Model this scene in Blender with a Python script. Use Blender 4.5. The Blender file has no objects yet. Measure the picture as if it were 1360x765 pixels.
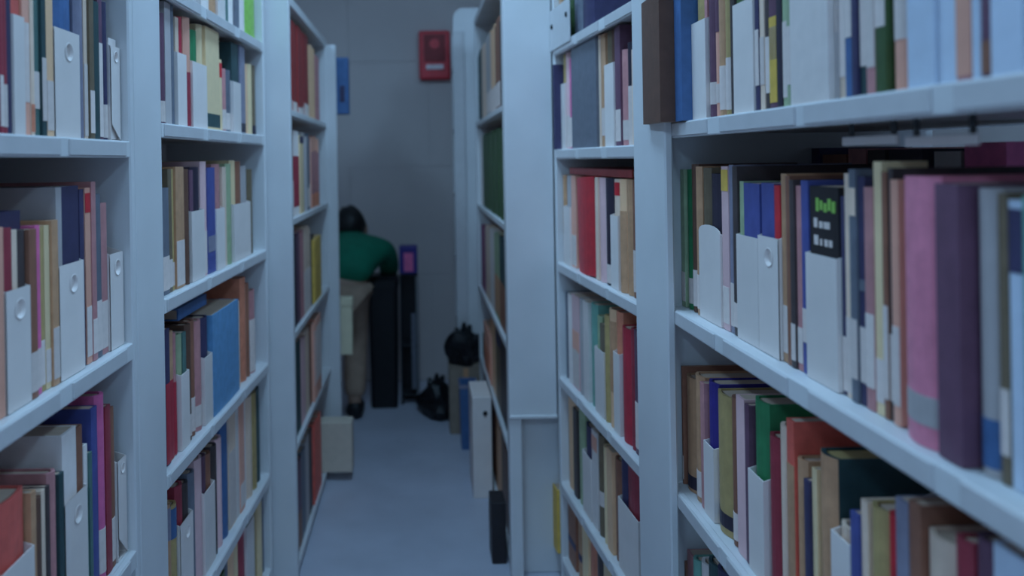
import bpy, bmesh, math, random
from mathutils import Vector, Matrix

random.seed(11)
scn = bpy.context.scene
C = scn.collection

# ------------------------------------------------------------------ camera
F, VX, VY, H = 1100.0, 558.0, 212.0, 1.24      # focal length (px of 1360), vanishing point, eye height
ROLL = math.radians(0.95)
cam_d = bpy.data.cameras.new('camera')
cam = bpy.data.objects.new('camera', cam_d)
C.objects.link(cam)
cam_d.sensor_width = 36.0
cam_d.lens = F / 1360.0 * 36.0
cam_d.shift_x = (680.0 - VX) / 1360.0
cam_d.shift_y = -(382.5 - VY) / 1360.0
cam_d.clip_start = 0.02
cam.location = (0, 0, H)
cam.rotation_euler = (Matrix.Rotation(math.radians(90), 3, 'X') @ Matrix.Rotation(-ROLL, 3, 'Z')).to_euler()
cam_d.dof.use_dof = True
cam_d.dof.focus_distance = 1.45
cam_d.dof.aperture_fstop = 2.6
scn.camera = cam

# ------------------------------------------------------------------ world, view
scn.view_settings.view_transform = 'Standard'
scn.view_settings.look = 'None'
scn.view_settings.gamma = 1.0
scn.view_settings.use_curve_mapping = False
scn.view_settings.exposure = 0.0
world = bpy.data.worlds.new('world')
scn.world = world
world.use_nodes = True
world.node_tree.nodes['Background'].inputs[0].default_value = (0.24, 0.40, 0.62, 1)
world.node_tree.nodes['Background'].inputs[1].default_value = 0.0
LAMP_COL = (0.365, 0.670, 1.0)
# the room's ceiling tubes, all alike, all above the frame: one row over each of three aisles (x, y, name, where)
LAMP_W = 12.5
LAMPS = [(0.0, 1.8, 'aisle', 'over the middle of the aisle'), (0.0, -1.3, 'aisle_entrance', 'behind the aisle entrance'),
         (1.1, 1.8, 'pink_book_side', 'over the bookcase of the pink book'),
         (1.1, -1.3, 'pink_book_side_entrance', 'behind the bookcase of the pink book'),
         (-1.1, 1.8, 'magenta_book_side', 'over the bookcase of the magenta book'),
         (-1.1, -1.3, 'magenta_book_side_entrance', 'behind the bookcase of the magenta book')]
CEIL = 2.75


# ------------------------------------------------------------------ helpers
def s2l(c):
    c = c / 255.0
    return c / 12.92 if c <= 0.04045 else ((c + 0.055) / 1.055) ** 2.4


WREF = tuple(s2l(v) for v in (118, 149, 184))


def alb(rgb, gain=1.0):
    """own colour of a thing that shows as rgb under the bluish lamps"""
    return tuple(min(0.88, max(0.006, 0.80 * gain * s2l(v) / w)) for v, w in zip(rgb, WREF))


def mat(name, base, rough=0.6, var=0.0, noise=0.12, nscale=30.0, bump=0.0, bscale=200.0, metal=0.0, spec=0.4,
        stretch=(1, 1, 1)):
    m = bpy.data.materials.new(name)
    m.use_nodes = True
    nt = m.node_tree
    N, L = nt.nodes, nt.links
    b = N['Principled BSDF']
    b.inputs['Roughness'].default_value = rough
    b.inputs['Metallic'].default_value = metal
    b.inputs['Specular IOR Level'].default_value = spec
    tc = N.new('ShaderNodeTexCoord')
    mp = N.new('ShaderNodeMapping')
    mp.inputs['Scale'].default_value = stretch
    L.new(tc.outputs['Object'], mp.inputs['Vector'])
    nz = N.new('ShaderNodeTexNoise')
    nz.inputs['Scale'].default_value = nscale
    nz.inputs['Detail'].default_value = 4.0
    L.new(mp.outputs['Vector'], nz.inputs['Vector'])
    mr = N.new('ShaderNodeMapRange')
    mr.inputs['From Min'].default_value = 0.3
    mr.inputs['From Max'].default_value = 0.7
    mr.inputs['To Min'].default_value = 1.0 - noise
    mr.inputs['To Max'].default_value = 1.0 + noise
    L.new(nz.outputs['Fac'], mr.inputs['Value'])
    fac = mr.outputs['Result']
    if var > 0:
        oi = N.new('ShaderNodeObjectInfo')
        mv = N.new('ShaderNodeMapRange')
        mv.inputs['To Min'].default_value = 1.0 - var
        mv.inputs['To Max'].default_value = 1.0 + var
        L.new(oi.outputs['Random'], mv.inputs['Value'])
        mu = N.new('ShaderNodeMath')
        mu.operation = 'MULTIPLY'
        L.new(fac, mu.inputs[0])
        L.new(mv.outputs['Result'], mu.inputs[1])
        fac = mu.outputs['Value']
    vm = N.new('ShaderNodeVectorMath')
    vm.operation = 'SCALE'
    vm.inputs[0].default_value = base
    L.new(fac, vm.inputs['Scale'])
    L.new(vm.outputs['Vector'], b.inputs['Base Color'])
    if bump > 0:
        n2 = N.new('ShaderNodeTexNoise')
        n2.inputs['Scale'].default_value = bscale
        L.new(mp.outputs['Vector'], n2.inputs['Vector'])
        bp = N.new('ShaderNodeBump')
        bp.inputs['Strength'].default_value = bump
        bp.inputs['Distance'].default_value = 0.002
        L.new(n2.outputs['Fac'], bp.inputs['Height'])
        L.new(bp.outputs['Normal'], b.inputs['Normal'])
    return m


def emit(name, col, strength):
    m = bpy.data.materials.new(name)
    m.use_nodes = True
    b = m.node_tree.nodes['Principled BSDF']
    b.inputs['Base Color'].default_value = (0.8, 0.85, 0.9, 1)
    b.inputs['Emission Color'].default_value = (*col, 1)
    b.inputs['Emission Strength'].default_value = strength
    return m


def box(bm, x0, x1, y0, y1, z0, z1):
    v = [bm.verts.new(p) for p in ((x0, y0, z0), (x1, y0, z0), (x1, y1, z0), (x0, y1, z0),
                                   (x0, y0, z1), (x1, y0, z1), (x1, y1, z1), (x0, y1, z1))]
    for f in ((3, 2, 1, 0), (4, 5, 6, 7), (0, 1, 5, 4), (1, 2, 6, 5), (2, 3, 7, 6), (3, 0, 4, 7)):
        bm.faces.new([v[i] for i in f])
    return v


def bevel(bm, w, seg=2):
    bmesh.ops.bevel(bm, geom=bm.edges[:], offset=w, segments=seg, affect='EDGES', profile=0.5)


def extrude_poly(bm, pts, z0, z1):
    """prism over a plan outline (counter-clockwise list of x, y)"""
    a = [bm.verts.new((x, y, z0)) for x, y in pts]
    b = [bm.verts.new((x, y, z1)) for x, y in pts]
    n = len(pts)
    bm.faces.new(a[::-1])
    bm.faces.new(b)
    for i in range(n):
        bm.faces.new((a[i], a[(i + 1) % n], b[(i + 1) % n], b[i]))


def tube(bm, p, q, r, seg=12, r2=None):
    p, q = Vector(p), Vector(q)
    r2 = r if r2 is None else r2
    d = (q - p).normalized()
    a = d.orthogonal().normalized()
    b = d.cross(a)
    A, B = [], []
    for i in range(seg):
        t = 2 * math.pi * i / seg
        o = a * math.cos(t) + b * math.sin(t)
        A.append(bm.verts.new(p + o * r))
        B.append(bm.verts.new(q + o * r2))
    bm.faces.new(A[::-1])
    bm.faces.new(B)
    for i in range(seg):
        bm.faces.new((A[i], A[(i + 1) % seg], B[(i + 1) % seg], B[i]))


def obj(name, bm, m, parent=None, loc=(0, 0, 0), rz=0.0, smooth=False):
    me = bpy.data.meshes.new(name)
    bmesh.ops.recalc_face_normals(bm, faces=bm.faces[:])
    bm.to_mesh(me)
    bm.free()
    if smooth:
        for p in me.polygons:
            p.use_smooth = True
    me.materials.append(m)
    o = bpy.data.objects.new(name, me)
    C.objects.link(o)
    o.parent = parent
    o.location = loc
    o.rotation_euler = (0, 0, rz)
    return o


def boxobj(name, b, m, parent=None, bw=0.0, seg=1):
    bm = bmesh.new()
    box(bm, *b)
    if bw > 0:
        bevel(bm, bw, seg)
    return obj(name, bm, m, parent)


def tag(o, label, cat, group=None):
    o['label'] = label
    o['category'] = cat
    if group:
        o['group'] = group
    return o


def thing(name, label, cat, loc=(0, 0, 0), rz=0.0, group=None):
    o = bpy.data.objects.new(name, None)
    C.objects.link(o)
    o.location = loc
    o.rotation_euler = (0, 0, rz)
    o.empty_display_size = 0.05
    return tag(o, label, cat, group)


def struct(o):
    o['kind'] = 'structure'
    return o


def unroll(x, y):
    dx, dy = x - VX, y - VY
    return dx * math.cos(ROLL) - dy * math.sin(ROLL), dx * math.sin(ROLL) + dy * math.cos(ROLL)


def at(x, y, Y):
    """world point on the photo ray of pixel x, y at distance Y along the aisle"""
    tx, ty = unroll(x, y)
    return Vector((tx * Y / F, Y, H - ty * Y / F))


# ------------------------------------------------------------------ materials
M = {}
M['paint'] = mat('shelf_paint', alb((113, 141, 175)), 0.42, noise=0.04, nscale=6, bump=0.04, bscale=350)
M['strip'] = mat('label_strip_paint', alb((106, 131, 163)), 0.4, noise=0.03)
M['wall'] = mat('wall_paint', alb((100, 119, 146)), 0.75, noise=0.04, nscale=3, bump=0.15, bscale=90)
M['joint'] = mat('wall_joint', alb((100, 119, 146)), 0.8, noise=0.05)
M['ceiling'] = mat('ceiling_paint', (0.72, 0.73, 0.74), 0.85, noise=0.04, bump=0.2, bscale=60)
M['floor'] = mat('floor_vinyl', alb((98, 124, 164)), 0.38, noise=0.07, nscale=5, bump=0.03, bscale=120)
M['paper'] = mat('page_paper', alb((104, 112, 122)), 0.85, noise=0.14, nscale=160, stretch=(6, 0.2, 0.2), var=0.12)
M['label'] = mat('paper_label', alb((118, 136, 162)), 0.7, noise=0.06, nscale=70, var=0.1)
M['file'] = mat('white_file_card', alb((121, 143, 172)), 0.55, noise=0.04, nscale=15, var=0.05)
M['pale_green'] = mat('pale_green_card', alb((118, 140, 148)), 0.6, noise=0.04)
M['ivory'] = mat('ivory_card', alb((112, 130, 146)), 0.6, noise=0.04)
M['dark_metal'] = mat('dark_metal', (0.02, 0.022, 0.028), 0.45)
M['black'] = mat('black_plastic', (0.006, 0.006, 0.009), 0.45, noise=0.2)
M['grey_metal'] = mat('grey_metal', (0.30, 0.31, 0.33), 0.4, metal=0.5)
M['card'] = mat('cardboard', (0.30, 0.23, 0.18), 0.85, noise=0.1)
M['red_plastic'] = mat('red_enamel', (0.62, 0.03, 0.045), 0.4)
M['dark_red'] = mat('dark_red_panel', (0.24, 0.014, 0.02), 0.5)
M['lens'] = mat('strobe_lens', (0.75, 0.62, 0.64), 0.2)

COL = {  # how each binding shows in the photograph (sRGB)
    'maroon': (98, 42, 68), 'dark red': (88, 28, 48), 'crimson': (142, 28, 52), 'salmon': (160, 102, 110),
    'orange': (158, 92, 84), 'coral': (196, 84, 86), 'rust': (84, 34, 42), 'pink': (134, 80, 120),
    'magenta': (138, 66, 122), 'mauve': (122, 104, 130), 'plum': (60, 46, 82), 'purple': (96, 62, 116),
    'lilac': (146, 148, 184), 'navy': (34, 42, 86), 'midnight': (26, 30, 56), 'royal blue': (46, 66, 148),
    'deep blue': (30, 32, 122), 'blue': (36, 76, 146), 'sky blue': (62, 110, 178), 'pale blue': (112, 150, 204),
    'slate': (62, 78, 108), 'steel blue': (84, 104, 148), 'teal': (48, 88, 106), 'dark teal': (26, 56, 74),
    'turquoise': (72, 134, 152), 'green': (26, 106, 80), 'dark green': (36, 68, 50), 'lime green': (84, 146, 80),
    'sage': (98, 136, 134), 'olive': (116, 124, 102), 'dark olive': (72, 78, 78), 'yellow': (142, 144, 82),
    'tan': (136, 124, 118), 'brown': (92, 76, 76), 'dark brown': (60, 52, 54), 'cream': (164, 164, 156),
    'beige': (150, 146, 142), 'grey': (118, 130, 150), 'pale grey': (150, 160, 176), 'white': (160, 178, 206),
    'charcoal': (42, 46, 60), 'black': (20, 24, 36),
}
SEEN = {'tan': (100, 94, 89), 'salmon': (138, 106, 113), 'orange': (112, 86, 84), 'brick': (112, 62, 70), 'cream': (126, 130, 126),
        'crimson': (104, 27, 44), 'green': (22, 80, 64), 'blue': (32, 64, 118), 'slate': (53, 70, 97), 'grey': (92, 110, 136),
        'pink': (112, 82, 120), 'sky blue': (46, 92, 148), 'white': (119, 141, 170), 'pale blue': (104, 138, 184), 'coral': (152, 64, 68),
        'rust': (78, 32, 40), 'plum': (52, 44, 72), 'lime green': (74, 128, 72), 'dark red': (92, 30, 52), 'magenta': (112, 66, 122)}
COL['brick'] = (0, 0, 0)
for k, rgb in COL.items():
    rgb = SEEN.get(k, tuple(0.81 * v for v in rgb))
    light = sum(rgb) > 330
    M['c_' + k] = mat('cover_' + k.replace(' ', '_'), alb(rgb, 1.08), 0.5, var=0.10, noise=0.04 if light else 0.12, nscale=45,
                      bump=0.12, bscale=900)

# ------------------------------------------------------------------ the room
X0, X1, Y0, Y1 = -2.6, 2.6, -2.6, 4.65
f = struct(boxobj('floor', (X0, X1, Y0, Y1, -0.06, 0), M['floor']))
c = struct(boxobj('ceiling', (X0, X1, Y0, Y1, CEIL, CEIL + 0.06), M['ceiling']))
for nm, b in (('wall_left', (X0 - 0.1, X0, Y0, Y1, 0, CEIL)), ('wall_right', (X1, X1 + 0.1, Y0, Y1, 0, CEIL)),
              ('wall_front', (X0, X1, Y0 - 0.1, Y0, 0, CEIL))):
    struct(boxobj(nm, b, M['wall']))
wb = struct(boxobj('wall_back', (X0, X1, Y1 + 0.006, Y1 + 0.12, 0, CEIL), M['joint']))
zs = [0.0, 0.60, 1.20, 1.79, 2.39, CEIL]
for r in range(5):
    off = -0.395 if r % 2 else 0.055
    xs = [X0] + [x for x in (off + 0.9 * k for k in range(-3, 4)) if X0 + 0.05 < x < X1 - 0.05] + [X1]
    for a, b_ in zip(xs, xs[1:]):
        bm = bmesh.new()
        box(bm, a + 0.0006, b_ - 0.0006, Y1 + 0.001, Y1 + 0.010, zs[r] + 0.0006, zs[r + 1] - 0.0006)
        bevel(bm, 0.0012, 1)
        obj('panel', bm, M['wall'], wb)

M['diffuser'] = emit('lamp_diffuser', LAMP_COL, 5.0)
M['lamp_frame'] = mat('lamp_frame', (0.7, 0.7, 0.72), 0.4)
for lx, ly, ln, sp in LAMPS:
    t = thing('ceiling_lamp_%s_offscreen' % ln, 'long white fluorescent ceiling lamp ' + sp, 'lamp', (lx, ly, CEIL - 0.075), 0,
              'fluorescent ceiling lamps')
    bm = bmesh.new()
    box(bm, -0.16, 0.16, -0.62, 0.62, 0.03, 0.073)
    bevel(bm, 0.006)
    obj('housing', bm, M['lamp_frame'], t)
    bm = bmesh.new()
    pts = [(0.14 * math.cos(a), -0.03 * math.sin(a)) for a in [math.pi * i / 8 for i in range(9)]]
    A = [bm.verts.new((x, -0.6, 0.03 + z)) for x, z in pts]
    B = [bm.verts.new((x, 0.6, 0.03 + z)) for x, z in pts]
    for i in range(8):
        bm.faces.new((A[i], A[i + 1], B[i + 1], B[i]))
    bm.faces.new(A)
    bm.faces.new(B[::-1])
    obj('diffuser_%s_offscreen' % ln, bm, M['diffuser'], t, smooth=False)
    ld = bpy.data.lights.new('tube_light_%s_offscreen' % ln, 'AREA')
    ld.shape = 'RECTANGLE'
    ld.size, ld.size_y = 0.26, 1.18
    ld.energy = LAMP_W
    ld.color = LAMP_COL
    lo = bpy.data.objects.new('tube_light_%s_offscreen' % ln, ld)
    C.objects.link(lo)
    lo.parent = t
    lo.location = (0, 0, -0.006)


# ------------------------------------------------------------------ bookcases
class Seg:
    """front line of a bookcase, from its near end to its far end; n points into the shelves"""

    def __init__(s, side, p0, p1):
        s.side = side
        s.p0, s.p1 = Vector(p0), Vector(p1)
        s.len = (s.p1 - s.p0).length
        s.u = (s.p1 - s.p0) / s.len
        s.n = Vector((-s.u.y, s.u.x)) if side < 0 else Vector((s.u.y, -s.u.x))
        # local axes: y = n, x = along (away for the left side, towards the camera for the right)
        s.rz = math.atan2(s.n.y, s.n.x) - math.pi / 2
        s.sg = 1 if side < 0 else -1
        s.inner = (0.0, s.len)

    def hit(s, x, y, back):
        tx, ty = unroll(x, y)
        d = Vector((tx / F, 1.0))
        q = s.p0 + s.n * back
        k = q.dot(s.n) / d.dot(s.n)
        P = d * k
        return (P - s.p0).dot(s.u), P.y, H - ty * P.y / F

    def world(s, a, b, z=0.0):
        p = s.p0 + s.u * a + s.n * b
        return Vector((p.x, p.y, z))


SEG = {
    'L1': Seg(-1, (-0.486, 0.60), (-0.486, 1.410)),
    'L2': Seg(-1, (-0.486, 1.410), (-0.450, 2.425)),
    'L3': Seg(-1, (-0.382, 2.45), (-0.382, 3.44)),
    'L4': Seg(-1, (-0.395, 3.44), (-0.395, 3.84)),
    'R1': Seg(1, (0.455, 0.42), (0.455, 1.560)),
    'R2': Seg(1, (0.4502, 1.560), (0.391, 2.42)),
    'R3': Seg(1, (0.250, 2.475), (0.250, 3.70)),
    'R4': Seg(1, (0.165, 3.90), (0.165, 4.50)),
}


def bookcase(key, label, shelves, height, depth, near_post=0.02, far_post=0.02, holders=True, cap=0.03, closed=True):
    s = SEG[key]
    t = thing('bookcase', label, 'bookcase', s.world(0, 0), s.rz, 'steel bookcases along the aisle')

    def lb(a0, a1):
        return (a0, a1) if s.sg > 0 else (-a1, -a0)

    L = s.len
    s.inner = (near_post + 0.004, L - far_post - 0.004)
    a, b = lb(0, near_post)
    boxobj('upright', (a, b, 0, depth, 0, height), M['paint'], t, 0.003)
    a, b = lb(L - far_post, L)
    boxobj('upright', (a, b, 0, depth, 0, height), M['paint'], t, 0.003)
    a, b = lb(near_post, L - far_post)
    if closed:
        boxobj('back_panel', (a, b, depth - 0.012, depth, 0, height), M['paint'], t)
    boxobj('top_panel', (a, b, 0, depth - 0.012, height - cap, height), M['paint'], t, 0.002)
    boxobj('kick_plate', (a, b, 0.03, 0.045, 0, min(shelves) - 0.03), M['paint'], t)
    for z in shelves:
        sh = boxobj('shelf', (a + 0.001, b - 0.001, 0.011, depth - 0.013, z - 0.02, z), M['paint'], t)
        bm = bmesh.new()
        box(bm, a + 0.001, b - 0.001, 0, 0.011, z - (0.027 if holders else 0.018), z + 0.001)
        bevel(bm, 0.002, 2)
        obj('lip', bm, M['paint'], sh)
        if holders:
            n = max(2, int((b - a) / 0.24))
            w = (b - a) / n
            for i in range(n):
                x = a + w * i
                bm = bmesh.new()
                box(bm, x + 0.012, x + w - random.uniform(0.012, 0.05), -0.0025, 0.001, z - 0.024, z - 0.001)
                bevel(bm, 0.001, 1)
                obj('label_holder', bm, M['strip'], sh)
        # end brackets folded up from the shelf, with their two slots
        for e in (near_post, L - far_post - 0.003):
            x0, x1 = lb(e, e + 0.003)
            bm = bmesh.new()
            pr = [(0.004, z - 0.02), (0.10, z - 0.02), (depth * 0.9, z - 0.055), (depth * 0.9, z + 0.06), (0.10, z + 0.02),
                  (0.004, z)]
            A = [bm.verts.new((x0, y, zz)) for y, zz in pr]
            B = [bm.verts.new((x1, y, zz)) for y, zz in pr]
            bm.faces.new(A)
            bm.faces.new(B[::-1])
            for i in range(len(pr)):
                bm.faces.new((A[i], A[(i + 1) % 6], B[(i + 1) % 6], B[i]))
            obj('end_bracket', bm, M['paint'], sh)
    return t


ZL1 = [0.10, 0.592, 0.940, 1.278, 1.61]
ZL2 = [0.06, 0.335, 0.657, 0.986, 1.316, 1.585]
ZL3 = [0.035, 0.39, 0.726, 1.068, 1.395]
ZR1 = [0.06, 0.31, 0.632, 0.961, 1.298, 1.63]
ZR2 = [0.08, 0.30, 0.605, 0.936, 1.262, 1.56]
ZR3 = [0.035, 0.37, 0.68, 1.04, 1.40]
bookcase('L1', 'white steel bookcase holding the navy ledger and the magenta book', ZL1, 1.90, 0.50)
bookcase('L2', 'white steel bookcase holding the big sky blue box, with a wide post', ZL2, 1.90, 0.30, near_post=0.135)
t3 = bookcase('L3', 'white steel bookcase with rust book, standing beside the person in green', ZL3, 1.74, 0.30,
              near_post=0.03, far_post=0.03, holders=False)
ZL4 = [0.06, 0.419, 0.75, 1.09, 1.437]
bookcase('L4', 'narrow white steel bookcase next to the person in green', ZL4, 1.72, 0.28, near_post=0.012, far_post=0.012, holders=False)
t_pink = bookcase('R1', 'white steel bookcase holding the thick pink book', ZR1, 1.90, 0.50, closed=False)
glint_strips = [(1118, 1190), (1201, 1297)]
for o_ in t_pink.children:
    if o_.name.startswith('shelf') and abs(max(v.co.z for v in o_.data.vertices) - 1.298) < 0.01:
        for x0, x1 in glint_strips:
            a0, a1 = sorted((SEG['R1'].hit(x0, 186, 0.03)[0], SEG['R1'].hit(x1, 186, 0.03)[0]))
            zm = SEG['R1'].hit((x0 + x1) / 2, 186, 0.03)[2]
            boxobj('glint_strip', (-a1, -a0, 0.03, 0.034, zm - 0.0055, zm + 0.0045), M['file'], o_, 0.001)  # added pale strip, stands in for the bright reflection under the shelf
            for ax in (a0 + 0.012, a1 - 0.012):
                boxobj('glint_strip_bracket', (-ax - 0.004, -ax + 0.004, 0.0342, 0.036, zm - 0.003, 1.2785), M['dark_metal'], o_)  # made-up tab holding the added strip
t_crim = bookcase('R2', 'white steel bookcase holding the bright crimson book, with a wide post', ZR2, 1.90, 0.30, near_post=0.095)
t4 = bookcase('R3', 'white steel bookcase holding the dark green tome, with a stepped end panel', ZR3, 1.86, 0.36,
              near_post=0.03, far_post=0.03, holders=False)
# left end flange of the far bookcase, its camera side covering the step in the range
s = SEG['L3']
boxobj('end_flange', (s.len - 0.022, s.len, -0.040, 0.02, 0, 1.72), M['paint'], t3, 0.003)
# stepped end panel of the dark green tome's bookcase: a ledge, side stiles and a recessed lower field
z_step = 0.485
boxobj('ledge', (0.0005, 0.062, -0.002, 0.139, z_step - 0.006, z_step + 0.004), M['paint'], t4, 0.002)
boxobj('stile', (0.0005, 0.052, -0.002, 0.034, 0.0, z_step - 0.006), M['paint'], t4, 0.002)
boxobj('upper_field', (0.0005, 0.052, -0.002, 0.139, z_step + 0.004, 1.86), M['paint'], t4, 0.002)
s = SEG['R2']
boxobj('front_post', (-0.100, 0.072, -0.016, -0.0006, 0, 1.90), M['paint'], t_crim, 0.003)
a0, a1 = sorted((s.hit(724, 30, -0.004)[0], s.hit(757, 30, -0.004)[0]))
a1 = min(a1, s.len - 0.002)
br = boxobj('slotted_bracket', (-a1, -a0, -0.006, -0.0028, 1.548, 1.665), M['strip'], t_crim, 0.001)
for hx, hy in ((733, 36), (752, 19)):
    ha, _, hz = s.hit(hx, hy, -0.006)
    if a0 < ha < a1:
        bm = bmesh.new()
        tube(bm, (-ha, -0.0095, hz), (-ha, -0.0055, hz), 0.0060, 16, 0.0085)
        obj('dark_hole_disc', bm, M['black'], br)  # black disc stands in for the shade inside a bracket hole
# narrow end unit by the far wall, seen end on, its top corners rounded
t5 = thing('bookcase', 'narrow white end unit with a rounded top near the far wall', 'bookcase', (0.165, 3.90, 0), 0,
           'steel bookcases along the aisle')
bm = bmesh.new()
pr = [(0, 0), (0.30, 0), (0.30, 1.95), (0.035, 1.95)] + \
     [(0.05 - 0.05 * math.sin(a), 1.90 + 0.05 * math.cos(a)) for a in [math.radians(20 * i) for i in range(1, 5)]] + [(0, 1.87)]
A = [bm.verts.new((x, 0, z)) for x, z in pr]
B = [bm.verts.new((x, 0.03, z)) for x, z in pr]
bm.faces.new(A)
bm.faces.new(B[::-1])
for i in range(len(pr)):
    bm.faces.new((A[i], A[(i + 1) % len(pr)], B[(i + 1) % len(pr)], B[i]))
obj('end_panel', bm, M['paint'], t5)
boxobj('back_panel', (0.285, 0.30, 0.03, 0.55, 0, 1.9), M['paint'], t5)
boxobj('upright', (0.012, 0.285, 0.53, 0.55, 0, 1.9), M['paint'], t5)
boxobj('stile', (-0.004, 0.05, -0.012, 0.0, 0.0, 1.84), M['strip'], t5, 0.003)
for z in (0.08, 0.40, 0.73, 1.06, 1.40, 1.72):
    boxobj('shelf', (0.012, 0.285, 0.03, 0.53, z - 0.02, z), M['paint'], t5)


# ------------------------------------------------------------------ books
def cover_mesh(t, d, h, rounded):
    bm = bmesh.new()
    w = min(0.003, t * 0.18)
    k = min(0.008, t * 0.28) if rounded else 0.0008
    n = 6
    outer = [(-t / 2 + t * i / n, -k * math.sin(math.pi * i / n)) for i in range(n + 1)]
    y = 0.006 if rounded else 0.002
    outer = [(x, yy + k) for x, yy in outer]
    # U outline: spine, right board, inside, left board
    inner = [(t / 2 - w - (t - 2 * w) * i / n, k + w + 0.001 - (k * 0.8) * math.sin(math.pi * i / n)) for i in range(n + 1)]
    A = outer + [(t / 2, d), (t / 2 - w, d)] + inner + [(-t / 2 + w, d), (-t / 2, d)]
    # build as strips so that no face is concave
    strips = [(outer[i], outer[i + 1], inner[n - i - 1], inner[n - i]) for i in range(n)]
    strips.append((outer[n], (t / 2, d), (t / 2 - w, d), inner[0]))
    strips.append(((-t / 2, d), outer[0], inner[n], (-t / 2 + w, d)))
    cache = {}

    def V(p, z):
        key = (round(p[0], 6), round(p[1], 6), z)
        if key not in cache:
            cache[key] = bm.verts.new((p[0], p[1], z))
        return cache[key]
    for q in strips:
        bm.faces.new([V(p, 0.0) for p in q[::-1]])
        bm.faces.new([V(p, h) for p in q])
    m = len(A)
    for i in range(m):
        a, b = A[i], A[(i + 1) % m]
        bm.faces.new((V(a, 0.0), V(b, 0.0), V(b, h), V(a, h)))
    return bm


def spine_patch(t, h, z0, z1, rounded, wf=0.94):
    """thin paper wrapped over the spine"""
    bm = bmesh.new()
    k = min(0.008, t * 0.28) if rounded else 0.0008
    n = 6
    P = []
    for i in range(n + 1):
        u = 0.5 + (i / n - 0.5) * wf
        P.append((-t / 2 + t * u, k - k * math.sin(math.pi * u) - 0.0007))
    A = [bm.verts.new((x, y, z0)) for x, y in P]
    B = [bm.verts.new((x, y, z1)) for x, y in P]
    A2 = [bm.verts.new((x, y + 0.0009, z0)) for x, y in P]
    B2 = [bm.verts.new((x, y + 0.0009, z1)) for x, y in P]
    for i in range(n):
        bm.faces.new((A[i], A[i + 1], B[i + 1], B[i]))
        bm.faces.new((B[i], B[i + 1], B2[i + 1], B2[i]))
        bm.faces.new((A2[i], A2[i + 1], A[i + 1], A[i]))
    bm.faces.new((A[0], B[0], B2[0], A2[0]))
    bm.faces.new((A[n], A2[n], B2[n], B[n]))
    return bm


def make_book(loc, rz, t, d, h, colour, opts):
    rounded = opts.get('round', t > 0.022 and random.random() < 0.75)
    o = obj('book', cover_mesh(t, d, h, rounded), M['c_' + colour], None, loc, rz)
    w = min(0.003, t * 0.18)
    k = min(0.008, t * 0.28) if rounded else 0.0008
    gap = 0.003 if rounded else 0.0004
    bm = bmesh.new()
    box(bm, -t / 2 + w + 0.0002, t / 2 - w - 0.0002, k + w + 0.0015, d - gap, gap, h - gap)
    obj('page_block', bm, M['c_' + opts['pages']] if 'pages' in opts else M['paper'], o)
    if 'l' in opts:
        a, b = opts['l']
        b = max(a + 0.08, b + random.uniform(-0.08, 0.06))
        obj('spine_label', spine_patch(t, h, a * h, b * h, rounded), M['label'], o)
    for (cn, a, b) in opts.get('k', ()):
        obj('spine_band', spine_patch(t, h, a * h, b * h, rounded, 0.97), M['c_' + cn], o)
    return o


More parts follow.
